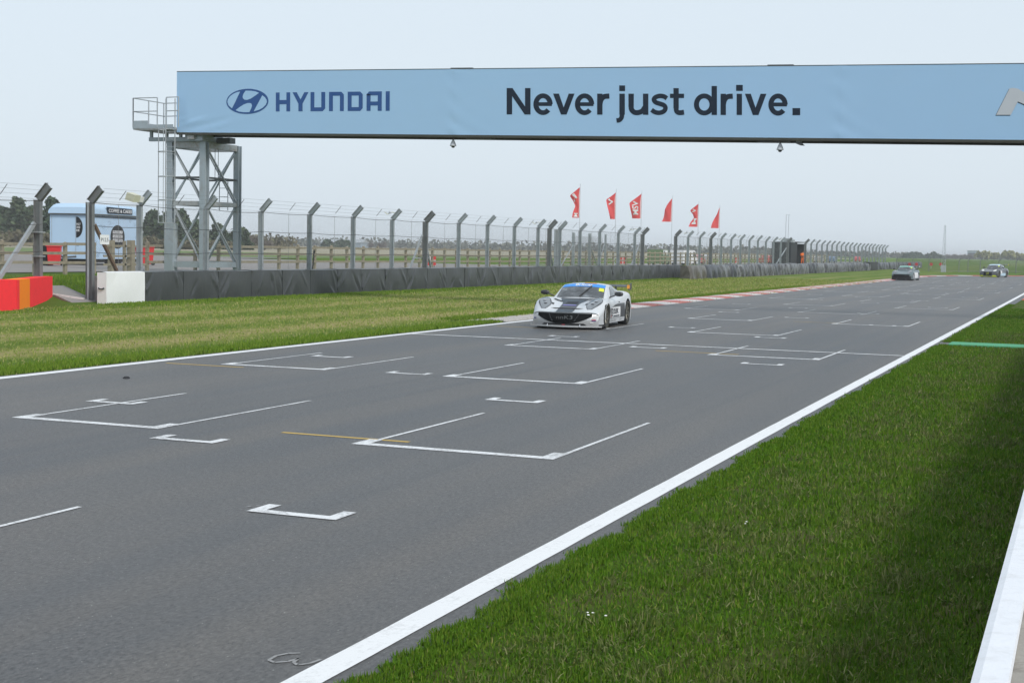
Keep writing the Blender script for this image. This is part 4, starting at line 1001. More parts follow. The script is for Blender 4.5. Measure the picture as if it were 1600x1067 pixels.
MB().box((HX-.9, HY0+.2, 3.34), (HX-.1, HY0+1.2, 3.75)).build('light_panel', MT['post'], hut)
MB().box((HX-.05, HY0+.3, 3.3), (HX+.2, HY0+1.4, 3.62)).build('signal_lamp_box', MT['steel'], hut)
for x, wh_ in ((-33.0, 'farther from'), (-32.7, 'closer to')):
    o = MB().tube((x, 168.3, .5), (x, 168.3, 6.6), .045, 8, .03); o.tube((x, 168.3, 6.58), (x+.12, 168.3, 6.58), .03, 6)
    tag(o.build('aerial_pole', MT['silver'], origin=(x, 168.3, .5)), 'slim pale aerial pole of the pair behind the marshal hut, '+wh_+' the track', 'pole', 'aerial poles by the marshal hut')

def person(loc, rz):
    root = empty('person', loc, 'person in orange overalls standing with folded arms in the marshal hut doorway', 'person', None, rz)
    joints = [(0, 0, .95), (0, 0, 1.18), (0, 0, 1.42), (0, 0, 1.50), (.02, 0, 1.56), (.03, 0, 1.66), (.03, 0, 1.76),        # 0-6 pelvis..crown
              (0, .19, 1.42), (.06, .27, 1.18), (.24, .10, 1.14), (.27, -.02, 1.17),                                             # 7-10 left arm folded
              (0, -.19, 1.42), (.06, -.27, 1.18), (.25, -.08, 1.20), (.28, .05, 1.21),                                          # 11-14
              (0, .10, .90), (.02, .12, .50), (0, .13, .09), (.16, .15, .04),                                                   # 15-18
              (0, -.10, .90), (.02, -.12, .50), (-.01, -.14, .09), (.15, -.16, .04)]
    rad = [.17, .16, .17, .07, .065, .10, .075, .085, .065, .05, .045, .085, .065, .05, .045, .115, .08, .06, .045, .115, .08, .06, .045]
    ed = [(0,1),(1,2),(2,3),(3,4),(4,5),(5,6),(2,7),(7,8),(8,9),(9,10),(2,11),(11,12),(12,13),(13,14),(0,15),(15,16),(16,17),(17,18),(0,19),(19,20),(20,21),(21,22)]
    me = bpy.data.meshes.new('body'); me.from_pydata(joints, ed, []); o = bpy.data.objects.new('body', me); COL.objects.link(o)
    md = o.modifiers.new('skin', 'SKIN'); sk = me.skin_vertices[0].data
    for k, r in enumerate(rad): sk[k].radius = (r, r*(.8 if k < 3 else 1)); 
    sk[0].use_root = True
    o.modifiers.new('sub', 'SUBSURF').levels = 2; o.modifiers['sub'].render_levels = 2
    dg = bpy.context.evaluated_depsgraph_get(); me2 = bpy.data.meshes.new_from_object(o.evaluated_get(dg))
    bpy.data.objects.remove(o)
    me2.materials.clear()
    for k in ('orange_cloth', 'skin', 'black'): me2.materials.append(MT[k])
    for p in me2.polygons:
        c = p.center
        p.material_index = 1 if c.z > 1.49 or (c.x > .23 and 1.08 < c.z < 1.28 and abs(c.y) < .07) else (2 if c.z < .10 else 0); p.use_smooth = True
    me2.name = 'body'; b = bpy.data.objects.new('body', me2); COL.objects.link(b); b.parent = root
    MB().lathe((.02, 0, 1.66), [(.105, -.02), (.112, .03), (.10, .08), (.06, .125), (0, .14)], 'z', 14).build('hair', MT['hair'], root, local=True, smooth=True)
    for y in (-.035, .035): MB().lathe((.125, y, 1.655), [(0, -.012), (.012, 0), (0, .012)], 'z', 6).build('eye', MT['black'], root, local=True)
    MB().prism([(.12, -.012, 1.60), (.12, .012, 1.60), (.125, 0, 1.65)], (.03, 0, -.005)).build('nose', MT['skin'], root, local=True, fixn=True)
    for k, (sx, y) in enumerate(((1, .0), (-1, .0))):
        m = MB()
        for fi, L in enumerate((.07, .08, .075, .06)):
            y0 = (-.05 if k == 0 else .08)-.0; z0 = 1.19-.02*fi if k == 0 else 1.235-.02*fi
            m.path([(.28, y0, z0), (.295, y0-sx*L*.6, z0-.004), (.285, y0-sx*L, z0-.012)], .009, 5)
        m.path([(.27, -.03 if k == 0 else .06, 1.21), (.285, -.05 if k == 0 else .08, 1.245)], .010, 5)
        m.build('hand', MT['skin'], root, local=True)
    MB().lathe((0, 0, 1.02), [(.165, -.02), (.172, 0), (.165, .02)], 'z', 16).build('belt', MT['black'], root, local=True)
    return root
pp = at_X(1251, 400, -30.6)
MB().box((-31.5, 168.1, -.02), (-30.4, HY1, .62)).build('step', MT['concrete'], hut)
person((-31.1, 169.2, .62), math.radians(-60))

# ------------------------------------------------------------------ racing cars
def cr_(xs, ys):
    xs = np.array(xs, float); ys = np.array(ys, float); o = np.argsort(xs); xs, ys = xs[o], ys[o]
    m = np.gradient(ys, xs)
    def f(x):
        x = min(max(x, xs[0]), xs[-1]); i = min(int(np.searchsorted(xs, x)), len(xs)-1); i = max(i, 1)
        h = xs[i]-xs[i-1]; t = (x-xs[i-1])/h
        return float((2*t**3-3*t**2+1)*ys[i-1]+(t**3-2*t**2+t)*h*m[i-1]+(-2*t**3+3*t**2)*ys[i]+(t**3-t**2)*h*m[i])
    return f
def sstep(a, b, x):
    t = min(max((x-a)/(b-a), 0), 1); return t*t*(3-2*t)
class Car:
    def __init__(s, spec):
        s.p = spec; s.W = cr_(*zip(*spec['W'])); s.F = cr_(*zip(*spec['F'])); s.H = cr_(*zip(*spec['H']))
        s.R = cr_(*zip(*spec['R'])); s.T = cr_(*zip(*spec['T'])); s.B = cr_(*zip(*spec['B']))
        s.n, s.t = spec['nose'], spec['tail']; s.ax = spec['axles']; s.rw = spec['wheel_r']
    def warp(s, x, y, z):
        k = (abs(y)/.95)**2.3
        x2 = x-s.p.get('round', .30)*k*sstep(s.n-1.1, s.n, x)+.16*k*sstep(s.t+.7, s.t, x)
        return (x2, y, z)
    def side(s, x, z): return s.W(x)*(1-.20*max(0, z-.45)**1.4-.12*max(0, .28-z))
    def zs(s, x): return s.F(x)-.10
    def top(s, x, y):
        yw = s.side(x, s.zs(x)); t = min(abs(y)/yw, 1); tc = .74; F_, H_ = s.F(x), s.H(x)
        if t < tc: return H_+(F_-H_)*sstep(.28, tc, t)
        q = (t-tc)/(1-tc); return s.zs(x)+(F_-s.zs(x))*math.sqrt(max(0, 1-q*q))
    def zb(s, x):
        z = s.p['sill'](x) if callable(s.p['sill']) else s.p['sill']
        for a in s.ax:
            R_ = s.rw+.045
            if abs(x-a) < R_: z = max(z, s.rw+math.sqrt(R_*R_-(x-a)**2)-.0)
        return min(z, s.zs(x)-.02)
    def g(s, x, v):
        """greenhouse surface, v in -1..1 from belt to belt"""
        a = abs(v); T, B, R_ = s.T(x), s.B(x), s.R(x); base = s.top(x, B)-.03
        ze = R_-.035-.02*sstep(.0, 1, a)
        if a < .62: u = a/.62; y = T*u; z = R_-(R_-ze)*u**2.2
        else: u = (a-.62)/.38; y = T+(B-T)*u; z = ze+(min(base, ze)-ze)*u; y += .018*math.sin(math.pi*u)
        return (x, math.copysign(y, v), z)
    def fas(s, y, z):
        """front fascia surface"""
        zt = s.p['fz']; f = (z-.08)/(zt-.08); x = s.n+.03*math.sin(min(max(f, 0), 1)*math.pi)-.07*max(0, f-.55)
        return s.warp(x, y, z)
def build_car(spec, name, loc, rz, label, M):
    c = Car(spec); root = empty(name, loc, label, 'race car', 'racing cars on the straight', rz)
    L = dict(local=True)
    X = sorted(set(list(np.linspace(c.t, c.n, 74))+[a+d for a in c.ax for d in np.linspace(-.40, .40, 33)]))
    G_ = []
    for x in X:
        zb, zs = c.zb(x), c.zs(x); half = [(x, c.side(x, z), z) for z in np.linspace(zb, zs, 9)]
        yw = c.side(x, zs); half += [(x, y, c.top(x, y)) for y in yw*np.cos(np.linspace(0, math.pi/2, 15)[1:])]
        G_.append([c.warp(*p) for p in half]+[c.warp(p[0], -p[1], p[2]) for p in half[-2::-1]])
    m = MB().grid(G_)
    # closing faces
    fz = spec['fz']
    Yf = np.linspace(-1, 1, 31); row0 = G_[-1]
    wn = c.side(c.n, c.zs(c.n))
    front = [[c.fas(u*wn*(.985+.015*w), .085+(fz-.085)*w) for u in Yf] for w in np.linspace(0, 1, 12)]
    front.append([c.warp(c.n, u*wn, c.top(c.n, u*wn)) for u in Yf]); m.grid(front)
    wt = c.side(c.t, c.zs(c.t)); m.grid([[c.warp(c.t-.03*(1-w), u*wt, .25+(c.top(c.t, u*wt)-.25)*w) for u in Yf] for w in (0, .3, .6, 1)])
    body = m.build('body', M['paint'], root, smooth=True, fixn=True, **L)
    # underbody / wheel wells
    m = MB().box((c.t+.15, -.60, .09), (c.n-.35, .60, .52)); m.build('underbody', MT['black'], root, **L)
    m = MB().grid([[c.warp(x, y, .075) for y in np.linspace(-.93, .93, 13)] for x in (c.n-.55, c.n-.2, c.n+.05)]); m.grid([[c.warp(c.n+.05, y, z) for y in np.linspace(-.93, .93, 13)] for z in (.055, .095)]); m.build('splitter', M['splitter'], root, **L)
    # greenhouse
    x0, x1 = spec['gh']; Xg = np.linspace(x0, x1, 34); V = np.concatenate([np.linspace(-1, -.62, 6), np.linspace(-.62, .62, 15)[1:-1], np.linspace(.62, 1, 6)])
    MB().grid([[c.g(x, v) for v in V] for x in Xg]).build('roof', M['roof'], root, smooth=True, fixn=True, **L)
    def gp(x, v, o=.007):
        p = Vector(c.g(x, v)); e = 1e-3; a = Vector(c.g(x+e, v))-p; b = Vector(c.g(x, v+e*(1 if v < .9 else -1)))-p
        n = a.cross(b); n = n.normalized() if n.length > 0 else Vector((0, 0, 1))
        if n.dot(Vector((.3, p.y, .4))) < 0: n = -n
        return tuple(p+n*o)
    ws0, ws1 = spec['screen']
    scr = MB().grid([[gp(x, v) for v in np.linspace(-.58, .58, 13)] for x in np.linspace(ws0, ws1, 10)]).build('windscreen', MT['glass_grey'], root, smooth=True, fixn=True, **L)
    xs_ = ws0+(ws1-ws0)*.70
    MB().grid([[gp(x, v, .012) for v in np.linspace(-.58, .58, 13)] for x in np.linspace(xs_, ws1, 4)]).build('sun_strip', M['strip'], root, smooth=True, fixn=True, **L)
    if spec.get('strip_text'):
        text_mb(spec['strip_text'], lambda u, v: gp(xs_+(ws1-xs_)*(.2+v), -.24+.48*u, .018), width=1.0, height=.62, bold=.03).build('sun_strip_lettering', MT['white_paint'], root, **L)
    m = MB().grid([[gp(x, v, .014) for v in np.linspace(.43, .56, 3)] for x in np.linspace(ws0+(ws1-ws0)*.44, ws0+(ws1-ws0)*.66, 3)]); m.build('number_patch', M['patch'], root, **L)
    # wiper
    p0 = gp(ws0+.02*(ws1-ws0), .0, .03); p1 = gp(ws0+.72*(ws1-ws0), .22, .035); MB().tube(p0, p1, .014, 5).build('wiper', MT['black'], root, **L)
    for sgn in (-1, 1):
        a0, a1 = spec['side_win']
        rowsw = []
        for x in np.linspace(a0, a1, 12):
            f = (x-a1)/(a0-a1); lo = .95-.02*f; hi = .66+.20*max(0, f-.62)/.38*1.2+.10*max(0, .25-f)/.25
            rowsw.append([gp(x, sgn*v) for v in np.linspace(min(hi, lo-.03), lo, 5)])
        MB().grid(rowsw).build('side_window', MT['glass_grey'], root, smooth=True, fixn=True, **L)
    # lamps
    for sgn in (-1, 1):
        q = spec['lamp']; rowsl = []
        for k in range(9):
            f = k/8; xc = q[0]+(q[1]-q[0])*f; yc = q[2]+(q[3]-q[2])*f; hw = q[4]*math.sin(math.pi*min(max(.12+.80*f, 0), 1))
            rowsl.append([c.warp(xc, sgn*(yc+w), c.top(xc, yc+w)+.008) for w in np.linspace(-hw, hw, 5)])
        MB().grid([[tuple(np.array(q_)+np.array([0, (i_-2)*.008*sgn, -.004])) for i_, q_ in enumerate(r_)] for r_ in rowsl]).build('headlight_bezel', MT['carbon'], root, smooth=True, fixn=True, **L)
        MB().grid(rowsl).build('headlight', M['lamp'], root, smooth=True, fixn=True, **L)
        xm = (q[0]+q[1])/2; ym = (q[2]+q[3])/2
        for dx in (-.07, .08):
            p = c.warp(xm+dx, sgn*(ym-dx*.4), c.top(xm+dx, ym)+.012); MB().lathe(p, [(.0, .012), (.035, .008), (.045, 0)], 'z', 10).build('headlight_lens', MT['silver'], root, **L)
    # grille
    gy, gz0, gz1, curve = spec['grille']
    g2 = []
    for w in np.linspace(0, 1, 6):
        row = []
        for u in np.linspace(-1, 1, 23):
            lo = gz0+curve*abs(u)**2.2; z = lo+(gz1-lo)*w; p = c.fas(u*gy, z); row.append((p[0]+.012, p[1], p[2]))
        g2.append(row)
    gr = MB().grid(g2).build('grille', M['grille'], root, smooth=True, fixn=True, **L)
    for sgn in (-1, 1): MB().path([tuple(np.array(c.fas(sgn*gy*.55, gz1-.02))+[.02, 0, 0]), tuple(np.array(c.fas(sgn*gy*.40, gz0+.06))+[.02, 0, 0])], .012, 5).build('grille_vane', MT['carbon'], root, **L)
    # lower intake slot
    g2 = [[tuple(np.array(c.fas(u*.58*(1-.12*w), .105+.045*w))+[.012, 0, 0]) for u in np.linspace(-1, 1, 13)] for w in (0, 1)]
    MB().grid(g2).build('lower_intake', MT['black'], root, fixn=True, **L)
    for y in (-.42, .42): MB().tube(c.fas(y, .13), tuple(np.array(c.fas(y, .07))+[.06, 0, 0]), .012, 5).build('splitter_stay', MT['silver'], root, **L)
    # mirrors
    for sgn in (-1, 1):
        mx_, mz = spec['mirror']; yb = c.B(mx_)
        MB().tube((mx_-.02, sgn*(yb-.02), mz-.10), (mx_+.02, sgn*(yb+.16), mz-.03), .018, 6).build('mirror_stalk', MT['carbon'], root, **L)
        mm = MB().lathe((0, 0, 0), [(0, -.12), (.05, -.105), (.072, -.05), (.075, .03), (.055, .10), (0, .12)], 'y', 12)
        o = mm.build('mirror', MT['carbon'], root, smooth=True, **L); o.location = (mx_+.03, sgn*(yb+.24), mz); o.scale = (.75, 1, .85)
    # wheels
    for a in c.ax:
        for sgn in (-1, 1):
            r = c.rw; yo = c.side(a, .35)-.02; w = .25
            wh = MB().lathe((a, sgn*(yo-w/2), r), [(r*.70, -w/2), (r*.93, -w/2), (r, -w*.38), (r, w*.38), (r*.93, w/2), (r*.70, w/2), (r*.66, w*.3)], 'y', 28).build('wheel', MT['rubber'], root, smooth=True, **L)
            m = MB(); yc = sgn*(yo-.05)
            m.lathe((a, yc, r), [(r*.72, sgn*.035), (r*.66, sgn*.035), (r*.63, -sgn*.05)], 'y', 24)
            for k in range(10):
                t = 2*math.pi*k/10; m.bar((a+.05*math.cos(t), yc-sgn*.01, r+.05*math.sin(t)), (a+r*.67*math.cos(t), yc+sgn*.02, r+r*.67*math.sin(t)), .03, .024)
            m.lathe((a, yc, r), [(0, sgn*.02), (.055, sgn*.015), (.06, -sgn*.03)], 'y', 12); m.build('rim', M['rim'], wh, **L)
            m = MB().lathe((a, yc-sgn*.09, r), [(0, sgn*.0), (r*.55, 0), (r*.55, -sgn*.02)], 'y', 20); m.build('brake_disc', MT['steel_dark'], wh, **L)
            m = MB(); m.lathe((a, sgn*(yo+.002), r), [(r*.90, 0), (r*.80, 0)], 'y', 28); 
            m.build('sidewall_print', M['tyre_print'], wh, **L)
    # rear wing
    wx, wz, wy = spec['wing']
    sec = [(.16, .0), (.08, .02), (-.06, .03), (-.16, .05), (-.06, .005), (.08, -.012)]
    MB().prism([(wx+a, -wy, wz+b) for a, b in sec], (0, 2*wy, 0)).build('rear_wing', MT['carbon'], root, fixn=True, **L)
    for sgn in (-1, 1):
        pl = MB().prism([(wx+.2, sgn*wy, wz-.09), (wx-.2, sgn*wy, wz-.09), (wx-.22, sgn*wy, wz+.10), (wx+.18, sgn*wy, wz+.06)], (0, sgn*.014, 0)).build('wing_end_plate', MT['carbon'], root, fixn=True, **L)
        MB().prism([(wx+.215, sgn*(wy-.03), wz-.05), (wx+.215, sgn*(wy+.03), wz-.05), (wx+.20, sgn*(wy+.03), wz+.05), (wx+.20, sgn*(wy-.03), wz+.05)], (-.1, 0, 0)).build('end_plate_light', M['endplate'], pl, fixn=True, **L)
        MB().bar((wx+.1, sgn*.42, c.top(wx+.15, .42)-.05), (wx, sgn*.42, wz), .02, .14, up=(1, 0, 0)).build('wing_support', MT['carbon'], root, **L)
    return c, root, L
# --- silver and white grand tourer in front
MT['gt_white'] = smat('pearl_white_car_paint', (0.60, 0.625, 0.65), 0.30, 0.1, 0.04, 2.5, (0.42, 0.40, 0.36), 0.25, spec=0.4, coat=0.25)
MT['gt_grey'] = smat('silver_bumper_paint', (0.45, 0.46, 0.47), 0.4, 0.2, 0.08, 2.5, (0.3, 0.28, 0.25), 0.3, coat=0.4)
MT['gt_stripe'] = smat('charcoal_stripe', (0.05, 0.052, 0.056), 0.35, 0.2, 0.1, 3, coat=0.4)
MT['sun_blue'] = smat('blue_sun_strip', (0.045, 0.27, 0.72), 0.4, 0, 0.06)
MT['grille_black'] = smat('grille_black', (0.008, 0.009, 0.01), 0.9, 0, 0.2, 9, spec=0.1)
MT['lime'] = smat('lime_number_patch', (0.72, 0.80, 0.05), 0.5, 0, 0.05)
MT['lens'] = smat('clear_headlight', (0.20, 0.215, 0.23), 0.15, 0.3, 0.5, 16, spec=0.7, coat=0.8)
MT['rim_dark'] = smat('dark_bronze_rim', (0.20, 0.195, 0.17), 0.35, 0.5, 0.2, 9)
MT['tyre_yellow'] = smat('faded_tyre_print', (0.07, 0.068, 0.045), 0.8, 0, 0.4, 14)
MT['amber'] = smat('amber_plate', (0.75, 0.30, 0.04), 0.5, 0, 0.15)
MT['purple'] = smat('purple_sticker', (0.22, 0.20, 0.50), 0.5, 0, 0.1)
MT['red_stick'] = smat('red_sticker', (0.55, 0.07, 0.09), 0.5, 0, 0.1)
MT['navy_stick'] = smat('navy_sticker', (0.07, 0.08, 0.22), 0.5, 0, 0.1)
GT = dict(
  W=[(-2.2, .86), (-1.7, .93), (-1.28, .955), (-.7, .915), (0, .885), (.6, .90), (1.0, .94), (1.3, .95), (1.75, .925), (2.15, .86)],
  F=[(-2.2, .80), (-1.8, .87), (-1.35, .90), (-.9, .86), (-.4, .79), (.1, .755), (.6, .745), (1.0, .765), (1.3, .745), (1.6, .665), (1.85, .565), (2.02, .48), (2.15, .43)],
  H=[(-2.2, .82), (-1.6, .86), (-.9, .82), (0, .74), (.5, .735), (.8, .715), (1.2, .645), (1.6, .555), (1.9, .475), (2.15, .425)],
  R=[(-1.95, .80), (-1.6, .905), (-1.1, 1.03), (-.6, 1.10), (-.25, 1.12), (.05, 1.095), (.25, 1.02), (.5, .88), (.72, .745), (.82, .70)],
  T=[(-1.95, .44), (-1.2, .49), (-.5, .55), (0, .585), (.3, .625), (.82, .70)], B=[(-1.95, .52), (-1.2, .63), (-.5, .72), (0, .75), (.4, .76), (.82, .75)],
  nose=2.15, tail=-2.2, axles=(1.28, -1.27), wheel_r=.33, sill=.12, fz=.40, gh=(-1.92, .80), screen=(.70, .06), side_win=(.36, -.78),
  lamp=(1.22, 1.98, .70, .60, .165), grille=(.70, .14, .40, .19), mirror=(.42, .86), wing=(-2.08, 1.0, .80), strip_text='Britcar', round=.34)
def back(pts, d=-.22): return [(a+d, b) for a, b in pts]
for k_ in ('R', 'T', 'B'): GT[k_] = back(GT[k_])
GT['gh'] = (-2.12, .58); GT['screen'] = (.48, -.16); GT['side_win'] = (.14, -1.0); GT['mirror'] = (.22, .86)
Mg = dict(paint=MT['gt_white'], roof=MT['gt_white'], splitter=MT['gt_grey'], strip=MT['sun_blue'], patch=MT['lime'], lamp=MT['lens'], grille=MT['grille_black'], rim=MT['rim_dark'], tyre_print=MT['tyre_yellow'], endplate=MT['amber'])
c1, car1, L1 = build_car(GT, 'race_car', (-12.36, 35.95, 0.002), math.radians(-84.5), 'white and silver coupe race car with black bonnet stripe and rear wing', Mg)
def hood(c, pts_fn, n=14, k=5): return [[c.warp(x, y, c.top(x, y)+.006) for y in ys] for x, ys in pts_fn]
rows_ = []
for x in np.linspace(.62, 2.14, 20):
    hw = .22+.20*sstep(1.45, .7, x); rows_.append([c1.warp(x, y, c1.top(x, y)+.006) for y in np.linspace(-hw, hw, 11)])
MB().grid(rows_).build('bonnet_stripe', MT['gt_stripe'], car1, smooth=True, fixn=True, local=True)
def decal(c, xa, xb, ya, yb, mat, name, o=.012):
    return MB().grid([[c.warp(x, y, c.top(x, y)+o) for y in np.linspace(ya, yb, 5)] for x in np.linspace(xa, xb, 4)]).build(name, mat, car1, fixn=True, local=True)
decal(c1, 1.16, 1.36, -.14, .16, MT['black'], 'bonnet_vent'); decal(c1, 1.10, 1.20, -.50, -.28, MT['black'], 'bonnet_vent'); decal(c1, 1.10, 1.20, .42, .62, MT['black'], 'bonnet_vent')
decal(c1, 1.50, 1.57, -.17, .17, MT['purple'], 'bonnet_sticker', .013)
for y in (-.44, .44): decal(c1, 1.50, 1.60, y-.03, y+.03, MT['black'], 'bonnet_pin')
def fdecal(y0, y1, z0, z1, mat, name, o=.016):
    return MB().grid([[tuple(np.array(c1.fas(y, z))+[o, 0, 0]) for y in np.linspace(y0, y1, 5)] for z in (z0, z1)]).build(name, mat, car1, fixn=True, local=True)
wn = .86
# lower bumper in plain silver
MB().grid([[tuple(np.array(c1.fas(u*.855, .09+(lo-.09)*w))+[.005, 0, 0]) for u, lo in [(q, .15+.27*abs(q)**2.2) for q in np.linspace(-1, 1, 25)]] for w in np.linspace(0, 1, 4)]).build('lower_bumper', MT['gt_grey'], car1, smooth=True, fixn=True, local=True)
fdecal(.70, .80, .235, .255, MT['red_stick'], 'bumper_sticker'); fdecal(.70, .80, .21, .232, MT['navy_stick'], 'bumper_sticker'); fdecal(.66, .74, .165, .195, MT['white_paint'], 'bumper_sticker')
fdecal(-.82, -.76, .24, .275, MT['navy_stick'], 'bumper_sticker'); fdecal(-.03, .05, .105, .125, MT['red_stick'], 'tow_eye', .03)
text_mb('nnK3', lambda u, v: tuple(np.array(c1.fas(-.18+u, .255+v))+[.02, 0, 0]), width=.42, height=.09, bold=.0).build('grille_lettering', MT['steel_dark'], car1, local=True)
def sd(x, z, o=.010, s=1): return (x, s*(c1.side(x, z)+o), z)
for s in (-1, 1):
    MB().grid([[sd(x, z0+(.60-.10*sstep(-.3, .9, x)-z0)*w, .006, s) for x in np.linspace(.84, -.88, 14)] for z0, w in [(.235, w) for w in np.linspace(0, 1, 5)]]).build('side_panel', MT['gt_stripe'], car1, smooth=True, fixn=True, local=True)
    MB().grid([[sd(x, z, .012, s) for x in np.linspace(.74, -.42, 12)] for z in np.linspace(.25, .52, 4)]).build('number_board', MT['white_paint'], car1, smooth=True, fixn=True, local=True)
    text_mb('3', lambda u, v: sd(.70-u if s > 0 else .5+u, .275+v, .018, s), width=.17, height=.23, bold=.03).build('race_number', MT['slogan'], car1, local=True)
    text_mb('DUK', lambda u, v: sd(.42-u if s > 0 else -.3+u, .34+v, .018, s), width=.62, height=.14, bold=.02).build('sponsor_lettering', MT['slogan'], car1, local=True)
    MB().grid([[sd(x, z, .018, s) for x in np.linspace(.42, -.30, 8)] for z in (.27, .30)]).build('sponsor_bar', MT['slogan'], car1, fixn=True, local=True)
    for xa, xb in ((.62, .42), (.30, -.02), (-.4, -.6)): MB().grid([[sd(x, z, .010, s) for x in np.linspace(xa, xb, 4)] for z in (.16, .195)]).build('sill_sticker', MT['gt_grey'], car1, fixn=True, local=True)
    MB().grid([[sd(x, z, .010, s) for x in (.80, .72)] for z in (.25, .34)]).build('sill_sticker', MT['red_stick'], car1, fixn=True, local=True)
    m = MB().box((-.42, s*(c1.side(-.4, .65)-.01), .62), (-.32, s*(c1.side(-.4, .65)+.012), .645)); m.build('door_handle', MT['black'], car1, local=True)
MB().grid([[tuple(np.array(c1.g(x, v))+[0, 0, .006]) for v in np.linspace(-.05, .30, 5)] for x in (-.22, -.34)]).build('roof_sticker', MT['amber'], car1, local=True)

# --- two pursuing cars
MT['teal_silver'] = smat('pale_teal_car_paint', (0.115, 0.16, 0.17), 0.35, 0.2, 0.1, 3, coat=0.4)
MT['mint'] = smat('mint_sun_strip', (0.25, 0.62, 0.50), 0.4, 0, 0.1)
MT['graphite'] = smat('graphite_car_paint', (0.085, 0.09, 0.10), 0.3, 0.3, 0.1, 3, coat=0.5)
MT['ice'] = smat('ice_blue_wrap', (0.50, 0.68, 0.80), 0.35, 0, 0.15, 3, coat=0.4)
MT['acid'] = smat('acid_yellow_trim', (0.62, 0.70, 0.03), 0.45, 0, 0.1)
MT['lamp_on'] = smat('bright_headlight', (0.85, 0.86, 0.80), 0.2, 0, 0.05, 4, coat=.8)
SP = dict(GT); SP.update(F=[(-2.2, .86), (-1.8, .92), (-1.35, .95), (-.9, .90), (-.4, .86), (.1, .85), (.6, .84), (1.0, .86), (1.3, .85), (1.6, .78), (1.85, .68), (2.02, .60), (2.15, .56)],
  H=[(-2.2, .86), (-1.6, .92), (-.9, .9), (0, .84), (.5, .83), (.8, .815), (1.2, .77), (1.6, .70), (1.9, .62), (2.15, .56)],
  R=back([(-1.95, .86), (-1.6, .98), (-1.1, 1.13), (-.6, 1.24), (-.25, 1.27), (.05, 1.25), (.25, 1.18), (.5, 1.03), (.72, .88), (.82, .82)]),
  grille=(.70, .16, .50, .10), fz=.53, mirror=(.22, .98), wing=(-2.05, 1.22, .85), strip_text='', round=.26)
Ms = dict(Mg); Ms.update(paint=MT['teal_silver'], roof=MT['teal_silver'], strip=MT['mint'], splitter=MT['black'], endplate=MT['white_paint'], lamp=MT['lens'], rim=MT['silver'])
p2 = at(1416, 438, 127.0)
c2, car2, _ = build_car(SP, 'race_car', (-14.05, 123.5, .002), math.radians(-94), 'pale teal race car with black nose and mint windscreen strip riding beside the kerb', Ms)
car2.scale = (.93, .93, .93)
MB().grid([[tuple(np.array(c2.fas(u*.84, .09+.30*w))+[.016, 0, 0]) for u in np.linspace(-1, 1, 15)] for w in (0, .5, 1)]).build('black_nose_panel', MT['black'], car2, fixn=True, local=True)
for s in (-1, 1): MB().grid([[(x, s*(c2.side(x, z)+.008), z) for x in np.linspace(.8, -.85, 8)] for z in (.2, .45, .7)]).build('door_panel', MT['white_paint'], car2, smooth=True, fixn=True, local=True)
Mb = dict(Mg); Mb.update(paint=MT['graphite'], roof=MT['graphite'], strip=MT['ice'], splitter=MT['acid'], endplate=MT['acid'], lamp=MT['lamp_on'], rim=MT['rim_dark'])
SB = dict(SP); SB.update(grille=(.42, .18, .52, .03), R=back([(-1.95, .92), (-1.6, 1.05), (-1.1, 1.22), (-.6, 1.32), (-.25, 1.35), (.05, 1.32), (.25, 1.23), (.5, 1.05), (.72, .88), (.82, .82)]), lamp=(1.62, 2.02, .66, .58, .16), wing=(-2.05, 1.28, .9))
c3, car3, _ = build_car(SB, 'race_car', (-9.0, 158.0, .002), math.radians(-104), 'graphite race car with acid yellow trim and ice blue flanks, farthest back on the tarmac', Mb)
for s in (-1, 1):
    MB().grid([[(x, s*(c3.side(x, z)+.008), z) for x in np.linspace(.85, -.85, 8)] for z in (.14, .28, .42)]).build('flank_panel', MT['ice'], car3, smooth=True, fixn=True, local=True)
    MB().grid([[(x, s*(c3.side(x, z)+.012), z) for x in np.linspace(.75, .2, 5)] for z in (.36, .5, .66)]).build('number_board', MT['white_paint'], car3, fixn=True, local=True)
    MB().grid([[tuple(np.array(c3.fas(s*(.48+.32*u), .10+.10*w))+[.016, 0, 0]) for u in np.linspace(0, 1, 5)] for w in (0, 1)]).build('bumper_corner_trim', MT['acid'], car3, fixn=True, local=True)
    MB().grid([[tuple(np.array(c3.fas(s*(.05+.03*u), .25+.28*w))+[.03, 0, 0]) for u in (0, 1)] for w in (0, 1)]).build('grille_trim', MT['acid'], car3, fixn=True, local=True)
MB().grid([[tuple(np.array(c3.g(x, v))+[0, .004, .008]) for v in np.linspace(.30, .96, 6)] for x in np.linspace(-.1, -1.4, 8)]).build('roof_wrap', MT['ice'], car3, smooth=True, local=True)

# ------------------------------------------------------------------ things standing in the paddock
def board(px0, py0, px1, py1, X, label):
    a = at_X(px0, py0, X); b = at_X(px1, py1, X); z0, z1 = .86, a[2]
    rt = empty('warning_board', (X, (a[1]+b[1])/2, .8), label, 'sign')
    MB().box((X-.03, a[1], z0), (X, b[1], z1)).build('panel', MT['white_paint'], rt)
    ym = (a[1]+b[1])/2; zm_ = (z0+z1)/2; gp_ = (b[1]-a[1])*.07; gz_ = (z1-z0)*.07
    for (ya, yb_) in ((a[1]+.04, ym-gp_), (ym+gp_, b[1]-.04)):
        for (za, zb_) in ((z0+.03, zm_-gz_), (zm_+gz_, z1-.03)): MB().box((X+.002, ya, za), (X+.02, yb_, zb_)).build('red_square', MT['red_plastic'], rt)
    for yy in (a[1]+.1, b[1]-.1): MB().box((X-.08, yy-.03, .3), (X-.032, yy+.03, z1)).build('leg', MT['timber'], rt)
board(662, 399, 681, 416, -36.5, 'red and white chequered board behind the braced fence post')
board(967, 401, 979, 416, -36.5, 'red and white chequered board beside the gap in the catch fence')
